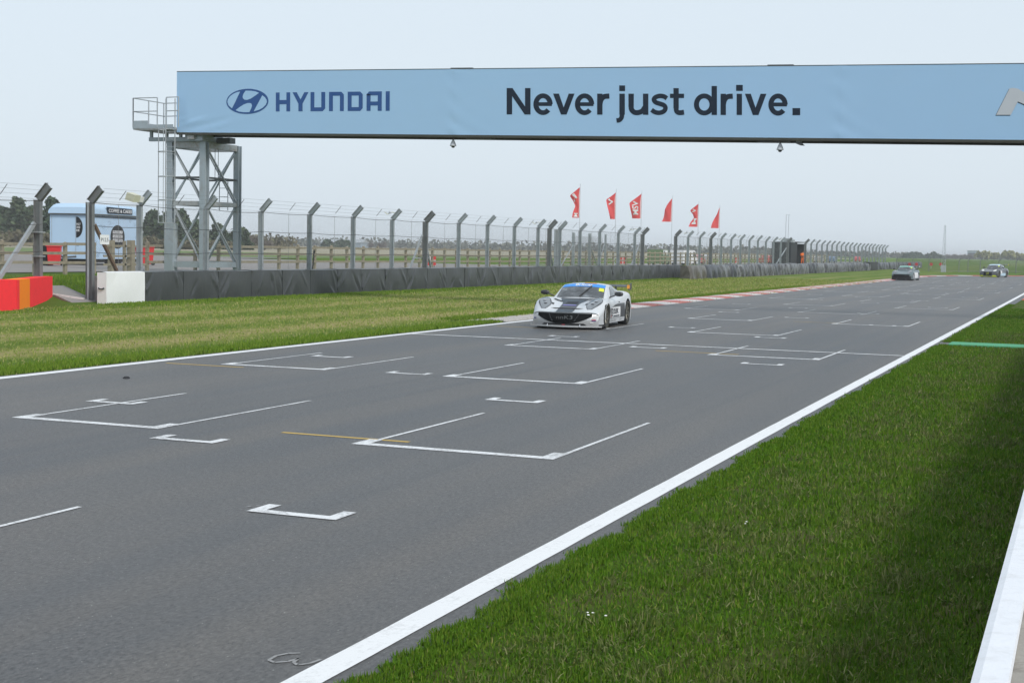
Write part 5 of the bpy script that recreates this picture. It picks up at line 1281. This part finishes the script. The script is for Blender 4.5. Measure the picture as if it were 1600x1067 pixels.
board(1147, 402, 1156, 412, -36.5, 'red and white chequered board behind the grey draped tyre stacks')
mk = MB().tube((-33.0, 57.6, .75), (-32.95, 57.65, 1.62), .03, 6); mk.tube((-32.95, 57.65, 1.62), (-32.93, 57.66, 1.72), .05, 6)
tag(mk.build('marker_stake', MT['black'], origin=(-33, 57.6, .75)), 'thin black leaning marker stake by the timber fence', 'stake')

def plain_car(loc, rz, mat, label, van=False, group=None):
    rt = empty('parked_van' if van else 'parked_car', loc, label, 'van' if van else 'car', group, rz)
    if van: prof = [(-2.4, .35), (2.4, .35), (2.45, .8), (2.1, 1.05), (1.5, 1.9), (1.2, 2.05), (-2.35, 2.05), (-2.42, 1.2)]; win = [(1.95, 1.1), (1.42, 1.82), (.75, 1.82), (.75, 1.1)]; hw = .95
    else: prof = [(-2.1, .3), (2.1, .3), (2.12, .65), (1.9, .82), (1.0, .95), (.35, 1.38), (-.2, 1.46), (-1.0, 1.42), (-1.65, 1.0), (-2.1, .92)]; win = [(.85, .98), (.3, 1.33), (-.95, 1.36), (-1.4, 1.0)]; hw = .86
    MB().prism([(x, -hw, z) for x, z in prof], (0, 2*hw, 0)).build('body', mat, rt, local=True, fixn=True)
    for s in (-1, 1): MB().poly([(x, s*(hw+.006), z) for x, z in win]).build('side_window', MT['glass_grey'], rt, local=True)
    a, b = (prof[3], prof[4]) if van else (prof[4], prof[5])
    n = Vector((b[1]-a[1], 0, a[0]-b[0])).normalized()*.01; f = lambda t: (a[0]+(b[0]-a[0])*t+n.x, a[1]+(b[1]-a[1])*t+n.z)
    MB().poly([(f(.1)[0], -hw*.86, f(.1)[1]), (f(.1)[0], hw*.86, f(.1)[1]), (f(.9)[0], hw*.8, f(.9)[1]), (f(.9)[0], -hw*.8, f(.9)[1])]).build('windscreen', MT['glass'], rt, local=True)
    for x in ((1.5, -1.5) if van else (1.3, -1.3)):
        for s in (-1, 1): MB().tube((x, s*(hw-.2), .33), (x, s*(hw+.02), .33), .33, 14).build('wheel', MT['rubber'], rt, local=True)
    for s in (-1, 1): MB().box((prof[2][0]-.06, s*hw*.75-.12, .62), (prof[2][0]+.012, s*hw*.75+.12, .74)).build('headlight', MT['silver'], rt, local=True)
    return rt
MT['olive'] = smat('olive_green_paint', (0.13, 0.19, 0.10), 0.5, 0, 0.1, 2)
MT['car_red'] = smat('red_car_paint', (0.5, 0.06, 0.06), 0.35, 0, 0.08, 2, coat=.4)
MT['car_blue'] = smat('blue_grey_car_paint', (0.12, 0.18, 0.27), 0.35, 0, 0.08, 2, coat=.4)
p = at_X(1029, 405, -48); ol = plain_car((p[0], p[1], .16), math.radians(96), MT['olive'], 'olive green van with pale upper half behind the gap in the catch fence', True)
for s in (-1, 1): MB().box((-2.3, s*.956, 1.45), (.70, s*.962, 1.98)).build('pale_upper_panel', MT['white_paint'], ol, local=True)
for s in (-1, 1): MB().box((-2.0, s*.963, 1.52), (-1.1, s*.966, 1.9)).build('rear_window', MT['glass_grey'], ol, local=True)
p = at_X(1069, 404, -50); plain_car((p[0], p[1], .16), math.radians(80), MT['white_paint'], 'white van parked behind the catch fence near the first dark tyre stack', True)
for px, X, mt, rz, lab in ((1088, -54, 'car_red', 90, 'red car parked just beyond the white van'), (1102, -56, 'gt_grey', 95, 'silver car parked beyond the red one'), (1200, -52, 'car_red', 80, 'red car parked past the chequered board before the marshal hut'),
                           (1212, -55, 'white_paint', 95, 'white car parked before the marshal hut'), (1224, -50, 'car_red', 90, 'red car parked nearest the marshal hut'), (1280, -56, 'gt_grey', 90, 'silver car parked just past the marshal hut'),
                           (1300, -54, 'car_blue', 90, 'blue grey car parked past the marshal hut'), (1340, -58, 'car_red', 90, 'red car parked far along behind the distant catch fence')):
    p = at_X(px, 405, X); plain_car((p[0], p[1], .16), math.radians(rz), MT[mt], lab)

# ------------------------------------------------------------------ trees
def cards(C, size, rng, flat=.0):
    """leaf-sized random quads at centres C"""
    n = len(C); a = rng.normal(size=(n, 3)); a /= np.linalg.norm(a, axis=1)[:, None]
    b = rng.normal(size=(n, 3)); b -= (b*a).sum(1)[:, None]*a; b /= np.linalg.norm(b, axis=1)[:, None]
    s = (size*rng.uniform(.6, 1.4, n))[:, None]
    V = np.stack([C-a*s-b*s*.35, C+a*s*.1-b*s*.7, C+a*s+b*s*.2, C-a*s*.1+b*s*.7], 1).reshape(-1, 3)
    return V, np.arange(4*n).reshape(n, 4)
def raw_mesh(name, V, Fq, mat, parent=None, loc=(0, 0, 0)):
    me = bpy.data.meshes.new(name); k = Fq.shape[1]; n = len(Fq)
    me.vertices.add(len(V)); me.vertices.foreach_set('co', np.asarray(V, np.float32).ravel())
    me.loops.add(n*k); me.loops.foreach_set('vertex_index', Fq.astype(np.int32).ravel())
    me.polygons.add(n); me.polygons.foreach_set('loop_start', np.arange(0, n*k, k, dtype=np.int32)); me.polygons.foreach_set('loop_total', np.full(n, k, np.int32))
    me.update(calc_edges=True); me.validate(); me.materials.append(mat)
    o = bpy.data.objects.new(name, me); COL.objects.link(o); o.location = loc
    if parent: o.parent = parent
    return o
def branches(m, p, d, L, r, depth, rng, tips, spread=.6, up=.15):
    q = p+d*L; m.tube(tuple(p), tuple(q), r, 5 if depth > 2 else 3, r*.68, cap=False)
    tips.append(q)
    if depth == 0: return
    for _ in range(3 if depth > 1 else 4):
        e = d+rng.normal(size=3)*spread+np.array([0, 0, up]); e /= np.linalg.norm(e)
        branches(m, q-d*L*rng.uniform(0, .45), e, L*rng.uniform(.6, .82), r*.6, depth-1, rng, tips, spread, up)
def tree(base, h, w, kind, label, seed, group, n=1500, leaf=.28, cat='tree'):
    rng = np.random.default_rng(seed); nm = {'conifer': 'conifer_tree', 'scrub': 'scrub_tree', 'spring': 'spring_tree', 'bare': 'bare_tree'}[kind]
    rt = empty(nm, tuple(base), label, cat, group); m = MB(); tips = []
    if kind == 'conifer':
        m.tube((0, 0, -.2), (0, 0, h*.93), h*.022+.05, 7, .03, cap=False)
        C = []
        for k in range(int(h*3.2)):
            z = h*(.10+.88*(k/(h*3.2))); R_ = w/2*(1-((z/h-.10)/.92))**.75*rng.uniform(.75, 1.15)+.15
            for _ in range(5):
                t = rng.uniform(0, 6.28); L = R_*rng.uniform(.55, 1.1); tip = np.array([L*math.cos(t), L*math.sin(t), z-.12*L])
                m.tube((0, 0, z), tuple(tip), .035, 3, .012, cap=False)
                for f in np.linspace(.25, 1, 5): C.append((np.array([0, 0, z])*(1-f)+tip*f, .22+.14*L*(1-f)))
        C = np.concatenate([c+rng.normal(size=(max(2, n//len(C)), 3))*s for c, s in C])
        V, F_ = cards(C, leaf, rng)
    else:
        th = h*(.30 if kind != 'scrub' else .12)
        m.tube((0, 0, -.2), (0, 0, th), h*.028+.04, 7, h*.02+.03, cap=False)
        for k in range(5 if kind != 'scrub' else 7):
            t = k*1.26+rng.uniform(-.4, .4); d = np.array([math.cos(t)*.55, math.sin(t)*.55, 1.0])*np.array([w/h*1.5, w/h*1.5, 1]); d /= np.linalg.norm(d)
            branches(m, np.array([0, 0, th*rng.uniform(.8, 1)]), d, h*.25, h*.014+.02, 3, rng, tips, .50, .12)
        tips = np.array(tips); tips = tips[tips[:, 2] < h*1.02]; tips[:, 0] *= min(1, (w/2)/max(.1, np.percentile(np.abs(tips[:, 0]), 95)))*1.0; 
        sc_ = min(1, h/max(tips[:, 2].max(), .1))
        dens = rng.uniform(.2, 1.6, len(tips)); dens /= dens.sum()
        pick = rng.choice(len(tips), n, p=dens); C = tips[pick]+rng.normal(size=(n, 3))*np.array([.36, .36, .30])*(h/9)
        C[:, 2] = np.clip(C[:, 2], .15, h)
        if kind == 'bare':
            a = rng.normal(size=(n, 3))+np.array([0, 0, .8]); a /= np.linalg.norm(a, axis=1)[:, None]; b = np.cross(a, rng.normal(size=(n, 3))); b /= np.linalg.norm(b, axis=1)[:, None]
            s = (leaf*2.4*rng.uniform(.5, 1.3, n))[:, None]; V = np.stack([C-b*leaf*.10, C+b*leaf*.10, C+a*s], 1).reshape(-1, 3); F_ = np.arange(3*n).reshape(n, 3)
        else: V, F_ = cards(C, leaf, rng)
    tk = m.build('trunk', MT['bark' if kind != 'bare' else 'twig'], rt, local=True)
    raw_mesh('crown', V, F_, MT[kind], rt)
    return rt
def ground_at(px, depth):
    q = at(px, 400, depth); return np.array([q[0], q[1], .8 if q[0] < -36 else 0.0])
def height_for(px, ytop, depth): return at(px, ytop, depth)[2]
GL_ = 'trees behind the paddock'
LT = [ # photo column, top row, depth, width m, kind, description
 (-14, 322, 235, 6.5, 'conifer', 'broad dark conifer at the outer end of the tree belt behind the paddock'),
 (5, 322, 250, 5.5, 'conifer', 'dark conifer next to the outermost one in the belt behind the paddock'),
 (28, 307, 245, 6.0, 'conifer', 'tall pointed conifer rising above the red barrier wall, tallest of the belt'),
 (52, 320, 250, 6.0, 'conifer', 'dark conifer half hidden by the braced fence post beside the kiosk'),
 (80, 308, 240, 5.0, 'conifer', 'dark conifer whose tip shows just over the kiosk roof end'),
 (100, 322, 255, 7, 'scrub', 'brownish budding tree behind the kiosk roof end'),
 (16, 345, 225, 9, 'scrub', 'brownish budding thicket in front of the tall pointed conifer'),
 (60, 350, 228, 9, 'scrub', 'brownish budding thicket between the braced post and the kiosk'),
 (-8, 352, 222, 8, 'scrub', 'brownish budding thicket at the outer end of the tree belt'),
 (238, 328, 250, 6.0, 'conifer', 'dark conifer between the kiosk and the tower ladder'),
 (262, 330, 248, 6.5, 'conifer', 'dark conifer directly behind the tower ladder'),
 (284, 328, 246, 6.0, 'conifer', 'dark conifer seen through the near braces of the tower'),
 (309, 345, 250, 5.5, 'conifer', 'lower dark conifer behind the middle leg of the tower'),
 (340, 350, 252, 5.5, 'conifer', 'small round topped conifer seen through the far braces of the tower'),
 (358, 348, 255, 7.5, 'scrub', 'brownish budding tree behind the far leg of the tower'),
 (376, 356, 250, 6.5, 'conifer', 'dark conifer just past the far leg of the tower'),
 (396, 360, 262, 8.0, 'bare', 'bare grey tree past the tower at the end of the belt'),
 (228, 356, 225, 9, 'scrub', 'brownish budding thicket beside the kiosk end'),
 (262, 360, 228, 9, 'scrub', 'brownish budding thicket behind the cased leg of the tower'),
 (296, 362, 228, 9, 'scrub', 'brownish budding thicket low between the tower legs'),
 (330, 366, 232, 9, 'scrub', 'brownish budding thicket low behind the far braces of the tower'),
 (364, 368, 236, 9, 'scrub', 'brownish budding thicket low behind the far tower leg'),
 (414, 374, 262, 8, 'bare', 'low bare grey tree beyond the last conifer past the tower')]
for i, (px, yt, D, w, kind, lab) in enumerate(LT):
    b = ground_at(px, D); h = height_for(px, yt, D)-b[2]
    tree(b, h, w, kind, lab, 50+i, GL_, 2600 if kind == 'conifer' else 2200, .36 if kind == 'conifer' else .34)
FT = [
 (372-0+140, 381, 520, 7, 'conifer', 'small far conifer standing out on the field horizon'), (532, 383, 540, 9, 'conifer', 'low far conifer next to the small one on the field horizon'), (541, 382, 540, 8, 'conifer', 'far conifer closing the little clump on the field horizon'),
 (575, 384, 560, 12, 'bare', 'hazy bare tree on the field horizon beside the grey shed'), (596, 380, 560, 14, 'bare', 'taller hazy bare tree on the field horizon'), (425, 383, 540, 16, 'bare', 'hazy bare thicket on the field horizon past the tower')]
for i, (px, yt, D, w, kind, lab) in enumerate(FT):
    b = ground_at(px, D); h = max(3, height_for(px, yt, D)-b[2]); tree(b, h, w, kind, lab, 90+i, 'trees on the field horizon', 900, .55)
RT = [
 (1418, 396, 800, 10, 'conifer', 'dark conifer at the outer end of the first evergreen clump past the bend'), (1424, 394.5, 800, 11, 'conifer', 'dark conifer in the middle of the first evergreen clump past the bend'), (1431, 394.5, 800, 11, 'conifer', 'dark conifer beside the middle one of the first evergreen clump'), (1437, 396, 800, 9, 'conifer', 'dark conifer closing the first evergreen clump past the bend'),
 (1450, 397.5, 800, 7, 'conifer', 'small dark conifer between the two evergreen clumps'), (1459, 394.5, 800, 10, 'conifer', 'tall dark conifer of the second evergreen clump by the mast'), (1467, 399, 800, 10, 'conifer', 'low dark conifer of the second evergreen clump by the mast'),
 (1482, 397, 850, 18, 'bare', 'bare grey tree just past the mast'), (1493, 396, 850, 18, 'bare', 'bare grey tree between the mast and the blue grey block'), (1505, 396.5, 850, 18, 'bare', 'bare grey tree against the blue grey block'), (1517, 397, 850, 16, 'bare', 'bare grey tree in front of the blue grey block'),
 (1535, 386, 780, 24, 'spring', 'spreading pale green tree with open branches next to the blue grey block'), (1553, 389, 790, 22, 'spring', 'pale green tree between the spreading one and the tall one'), (1575, 386.5, 780, 22, 'spring', 'tall pale green tree with a pointed crown past the graphite car'), (1590, 391, 790, 22, 'spring', 'lower pale green tree beside the pointed one'), (1606, 392, 790, 20, 'spring', 'pale green tree at the outer end of the row')]
for i, (px, yt, D, w, kind, lab) in enumerate(RT):
    b = ground_at(px, D); b[2] = 0 if b[0] > -36 else .8; h = height_for(px, yt, D)-b[2]
    tree(b, h, w, kind, lab, 130+i, 'trees past the bend', 2600 if kind == 'spring' else 1400, .62 if kind == 'spring' else .6)
# far hedges and woods that read as one mass
def hedge(name, pts, h, wdt, mat, n, leaf, label, seed):
    rng = np.random.default_rng(seed); P = np.array(pts, float); t = rng.uniform(0, len(P)-1.001, n); i = t.astype(int); f = (t-i)[:, None]
    C = P[i]*(1-f)+P[i+1]*f; prof = .55+.45*np.sin(t*9+seed)*np.sin(t*23.7)+rng.uniform(-.1, .1, n)
    C[:, 2] += rng.uniform(0, 1, n)**.7*h*np.clip(prof, .35, 1.1); C[:, :2] += rng.normal(size=(n, 2))*wdt
    V, F_ = cards(C, leaf, rng); o = raw_mesh(name, V, F_, mat); tag(o, label, 'hedge', None, 'stuff'); return o
def gpts(cols, D): return [ground_at(c, D) for c in cols]
hedge('distant_hedge', gpts(range(-60, 480, 30), 330), 3.6, 1.5, MT['scrub'], 5200, .5, 'grey brown hedge bounding the field behind the paddock', 3)
hedge('distant_treeline', gpts(range(380, 1240, 30), 900), 6.0, 4, MT['hedge'], 5200, 1.2, 'thin grey treeline along the far field horizon', 4)
hedge('distant_treeline', gpts(range(1230, 1425, 20), 900), 3.6, 4, MT['hedge'], 3000, 1.0, 'grey green wood rising behind the distant catch fence', 5)
hedge('distant_hedge', gpts(range(1380, 1640, 20), 900), 2.2, 3, MT['hedge'], 3600, .9, 'low dull hedge under the trees past the bend', 6)
hedge('distant_treeline', gpts(range(-80, 420, 30), 1100), 9.0, 5, MT['hedge'], 3000, 1.3, 'faint far wood beyond the paddock tree belt', 8)

# ------------------------------------------------------------------ far end: mast, block, low fence, red discs
p = at(1474, 425, 188); mb_ = empty('lattice_mast', (p[0], p[1], 0), 'slender grey lattice mast standing by the low fence past the bend', 'mast')
H_m = at(1474, 352, 188)[2]
for dx, dy in ((-.28, -.16), (.28, -.16), (0, .32)): MB().tube((p[0]+dx, p[1]+dy, 0), (p[0]+dx*.3, p[1]+dy*.3, H_m), .022, 5, .016).build('leg_tube', MT['steel'], mb_)
for k in range(14):
    z0 = H_m*k/14; z1 = H_m*(k+1)/14; f0 = 1-.7*k/14; f1 = 1-.7*(k+1)/14
    MB().tube((p[0]-.28*f0, p[1]-.16*f0, z0), (p[0]+.28*f1, p[1]-.16*f1, z1), .010, 4).build('lattice_bar', MT['steel'], mb_)
    MB().tube((p[0]+.28*f0, p[1]-.16*f0, z0), (p[0], p[1]+.32*f1, z1), .010, 4).build('lattice_bar', MT['steel'], mb_)
MB().box((p[0]-.3, p[1]-.3, 0), (p[0]+.3, p[1]+.3, .9)).build('base_cabinet', MT['steel'], mb_)
b = ground_at(1519, 1000); zt = height_for(1519, 392.5, 1000); q = ground_at(1528, 1000)
bl = empty('office_block', tuple(b), 'plain blue grey block seen far off among the bare trees', 'building')
MT['block_wall'] = smat('blue_grey_cladding', (0.30, 0.36, 0.42), 0.7, 0, 0.08, .2)
MB().box((b[0]-3, b[1]-4, 0), (b[0]+3, b[1]+8, zt)).build('wall', MT['block_wall'], bl)
MB().box((b[0]-3.3, b[1]-4.3, zt), (b[0]+3.3, b[1]+8.3, zt+.5)).build('roof', MT['steel'], bl)
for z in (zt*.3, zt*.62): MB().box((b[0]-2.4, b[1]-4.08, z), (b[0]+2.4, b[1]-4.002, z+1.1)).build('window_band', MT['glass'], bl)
sh = ground_at(538, 560); sr_ = empty('field_shed', tuple(sh), 'low blue grey shed on the far side of the field', 'shed')
MB().box((sh[0]-9, sh[1]-3, .6), (sh[0]+9, sh[1]+3, 3.0)).build('wall', MT['block_wall'], sr_)
MB().prism([(sh[0]-9.3, sh[1]-3.3, 3.0), (sh[0]-9.3, sh[1]+3.3, 3.0), (sh[0]-9.3, sh[1], 4.2)], (18.6, 0, 0)).build('roof', MT['steel'], sr_, fixn=True)
lf = empty('low_fence', (-12, 196, 0), 'low dark mesh fence with cranked posts crossing behind the bend', 'fence')
cols_ = [1400, 1425, 1451, 1474, 1498, 1512, 1531, 1560, 1587, 1615, 1645]
LP = []
for px in cols_:
    d = at(px, 428, 1.0)-np.array([0, 0, CAM_H]); s = 200.0/d[1]; LP.append((d[0]*s, 200.0))
for (x, y) in LP:
    m = MB(); m.tube((x, y, 0), (x, y, 1.55), .055, 6); m.tube((x, y, 1.55), (x+.24, y-.02, 1.86), .05, 6); m.build('post', MT['post_dark'], lf)
for (a, b2_) in zip(LP[:-1], LP[1:]):
    m = MB()
    for z in np.arange(.1, 1.7, .10): m.tube((a[0], a[1], z), (b2_[0], b2_[1], z), .008, 3, cap=False)
    n = int(abs(b2_[0]-a[0])/.10)
    for k in range(n): x = a[0]+(b2_[0]-a[0])*k/n; m.tube((x, 200, 0), (x, 200, 1.65), .008, 3, cap=False)
    o = m.build('mesh_panel', MT['cable'], lf); o['kind'] = 'stuff'
for i, px in enumerate((1421, 1432, 1455, 1470)):
    q = at(px, 413, 235); rt = empty('marker_disc', (q[0], q[1], 0), 'round red marker disc beyond the low fence, '+ordinal(i+1)+' from the tyre stacks', 'sign', 'red marker discs beyond the low fence')
    MB().tube((q[0], q[1], 0), (q[0], q[1], q[2]), .04, 6).build('post', MT['silver'], rt)
    MB().lathe((q[0], q[1]-.06, q[2]), [(0, 0), (.26, 0), (.26, .03), (0, .03)], 'y', 16).build('disc', MT['red_plastic'], rt)
pt = MB(); A0, A1 = at(1510, 424, 192), at(1540, 429, 178)
pt.poly([(-20, 206, .012), (-8, 238, .012), (-6.4, 238, .012), (-17.8, 206, .012)]); tag(pt.build('path', MT['concrete'], fixn=True), kind='structure')

# ------------------------------------------------------------------ grass
def blades(name, X, Y, Z, hgt, wid, mat, label, lean=.55, seed=1, cat='grass'):
    rng = np.random.default_rng(seed); n = len(X); a = rng.uniform(0, 6.283, n); l = rng.normal(0, lean, n); b = rng.uniform(0, 6.283, n)
    h = hgt*rng.uniform(.55, 1.35, n); w = wid*rng.uniform(.7, 1.3, n); P = np.stack([X, Y, Z], 1)
    s = np.stack([np.cos(a), np.sin(a), np.zeros(n)], 1)*(w/2)[:, None]
    d = np.stack([np.cos(b)*np.sin(l), np.sin(b)*np.sin(l), np.cos(l)], 1); d2 = d+np.stack([np.cos(b), np.sin(b), np.full(n, -.35)], 1)*np.abs(l)[:, None]*.9
    d2 /= np.linalg.norm(d2, axis=1)[:, None]
    M_ = P+d*(h*.55)[:, None]; T_ = M_+d2*(h*.5)[:, None]
    V = np.stack([P-s, P+s, M_+s*.75, M_-s*.75, T_], 1).reshape(-1, 3); o = np.arange(n)*5
    F1 = np.stack([o, o+1, o+2], 1); F2 = np.stack([o, o+2, o+3], 1); F3 = np.stack([o+3, o+2, o+4], 1)
    ob = raw_mesh(name, V, np.concatenate([F1, F2, F3]), mat); tag(ob, label, cat, None, 'stuff'); return ob
g_ = np.random.default_rng(5)
def field(n, x0, x1, y0, y1, power=2.0, clump=0):
    # denser towards the near end, where single blades can be made out
    u = g_.uniform(0, 1, n); Yv = y0+(y1-y0)*u**power; Xv = g_.uniform(x0, x1, n)
    if clump:
        cx = g_.uniform(x0, x1, clump); cy = y0+(y1-y0)*g_.uniform(0, 1, clump)**power; k = g_.integers(0, clump, n)
        s = .05+.0035*cy[k]; Xv = cx[k]+g_.normal(size=n)*s; Yv = cy[k]+g_.normal(size=n)*s*1.4
    return Xv, Yv
def ragged(Xv, Yv, x_in):
    # grass creeps unevenly over the tarmac edge
    e = x_in+.035*np.sin(Yv*2.1)+.03*np.sin(Yv*5.3+1)+.025*np.sin(Yv*11.7+2)+.02*np.sin(Yv*27+.5)+np.abs(g_.normal(0, .03, len(Yv))); return e
Xv, Yv = field(235000, -3.22, -.21, 4.6, 60, 2.2); k = (Xv > ragged(Xv, Yv, -3.08)) & ~((Yv > 33.6) & (Yv < 34.9)); Xv, Yv = Xv[k], Yv[k]
blades('verge_grass', Xv, Yv, np.where(Xv < -2.85, .001, -.012), np.clip(.024+.0007*Yv, 0, .05), .0042+.00042*Yv, MT['blade_r'], 'green mown grass of the near verge beside the pit wall', .85, 2)
Xv, Yv = field(60000, -3.2, -.21, 4.6, 40, 2.0, 620); k = (Xv > ragged(Xv, Yv, -3.05)) & (Xv < -.21) & ~((Yv > 33.4) & (Yv < 34.9)); Xv, Yv = Xv[k], Yv[k]
blades('verge_tufts', Xv, Yv, np.where(Xv < -2.85, .001, -.012), np.clip(.036+.0006*Yv, 0, .055), .0045+.0004*Yv, MT['blade_t'], 'longer bright tufts standing in the near verge', .5, 3)
Xv, Yv = field(36000, -2.6, -.21, 4.6, 40, 2.0, 900); k = (Xv > -2.62) & (Xv < -.21) & ~((Yv > 33.4) & (Yv < 34.9)); Xv, Yv = Xv[k], Yv[k]
blades('cut_grass', Xv, Yv, np.full(len(Xv), .012), .05, .0040+.0004*Yv, MT['thatch'], 'brown cut grass clippings lying over the near verge', 1.35, 4, 'clippings')
Xv = g_.uniform(-3.06, -2.8, 60000); Yv = 4.6+60*g_.uniform(0, 1, 60000)**2.0; k = (Xv > ragged(Xv, Yv, -3.07)) & ~((Yv > 33.6) & (Yv < 34.9)); Xv, Yv = Xv[k], Yv[k]
blades('fringe_grass', Xv, Yv, np.where(Xv < -2.85, .001, -.012), np.clip(.03+.0005*Yv, 0, .05), .0045+.0004*Yv, MT['blade_t'], 'thick fringe of grass creeping over the near tarmac edge', .8, 12)
# left verge
n = 110000; Xv = g_.uniform(-28.7, -14.6, n); Yv = 14+g_.uniform(0, 1, n)**1.4*100
blades('dry_verge_grass', Xv, Yv, np.full(n, -.012), .035+.0004*Yv, .010+.00035*Yv, MT['blade_l'], 'dry mown grass of the far verge between track and barriers', .7, 6)
n = 60000; Yv = 14+g_.uniform(0, 1, n)**1.6*75; Xv = -14.66-np.abs(g_.normal(0, .42, n)); Xv = np.where(Yv > 36, Xv-1.2, Xv)
blades('edge_grass', Xv, Yv, np.full(n, -.012), .075, .010+.0003*Yv, MT['blade_e'], 'lush green fringe of grass along the far edge of the tarmac', .45, 7)
n = 36000; Yv = 30+g_.uniform(0, 1, n)**1.3*90; Xv = -28.5+np.abs(g_.normal(0, .75, n)); k = ~((Yv < 36.4) & (Xv < -27.2)); Xv, Yv = Xv[k], Yv[k]
blades('barrier_grass', Xv, Yv, np.full(len(Xv), -.012), .075, .014+.0003*Yv, MT['blade_e'], 'greener grass growing along the foot of the barrier blocks', .5, 8)
n = 9000; Xv = g_.uniform(-33.6, -30.3, n); Yv = g_.uniform(33.5, 44, n); Zv = np.interp(Xv, [-33, -31.2, -29.9], [.70, .42, .10])
k = ~((Xv > -31.4) & (Yv < 38.1) & (Yv > 36.2)); blades('bank_grass', Xv[k], Yv[k], Zv[k], np.full(k.sum(), .10), .02, MT['blade_e'], 'green grass bank seen through the gateway', .5, 9)
# daisies
fl = MB()
for (x, y) in ((-2.46, 7.35), (-2.38, 7.3), (-2.2, 10.3), (-.62, 5.6)):
    for _ in range(2):
        xx, yy = x+rnd.uniform(-.05, .05), y+rnd.uniform(-.06, .06); fl.lathe((xx, yy, .03), [(0, .004), (.005, .003), (.009, 0)], 'z', 7)
tag(fl.build('daisies', MT['petal']), 'tiny white daisies dotted in the near verge', 'flowers', None, 'stuff')

# ------------------------------------------------------------------ haze
HZ = bpy.data.materials.new('haze_air'); HZ.use_nodes = True; t = HZ.node_tree; t.nodes.clear()
o_ = t.nodes.new('ShaderNodeOutputMaterial'); v_ = t.nodes.new('ShaderNodeVolumePrincipled')
v_.inputs['Color'].default_value = (.93, .96, 1, 1); v_.inputs['Density'].default_value = 0.0004; v_.inputs['Anisotropy'].default_value = 0.0
t.links.new(v_.outputs[0], o_.inputs['Volume'])
hz = MB().box((-5200, -420, -1.2), (3200, 6400, 14.0)).build('haze', HZ); tag(hz, 'thin pale haze lying over the whole circuit and fields', 'haze', None, 'stuff')
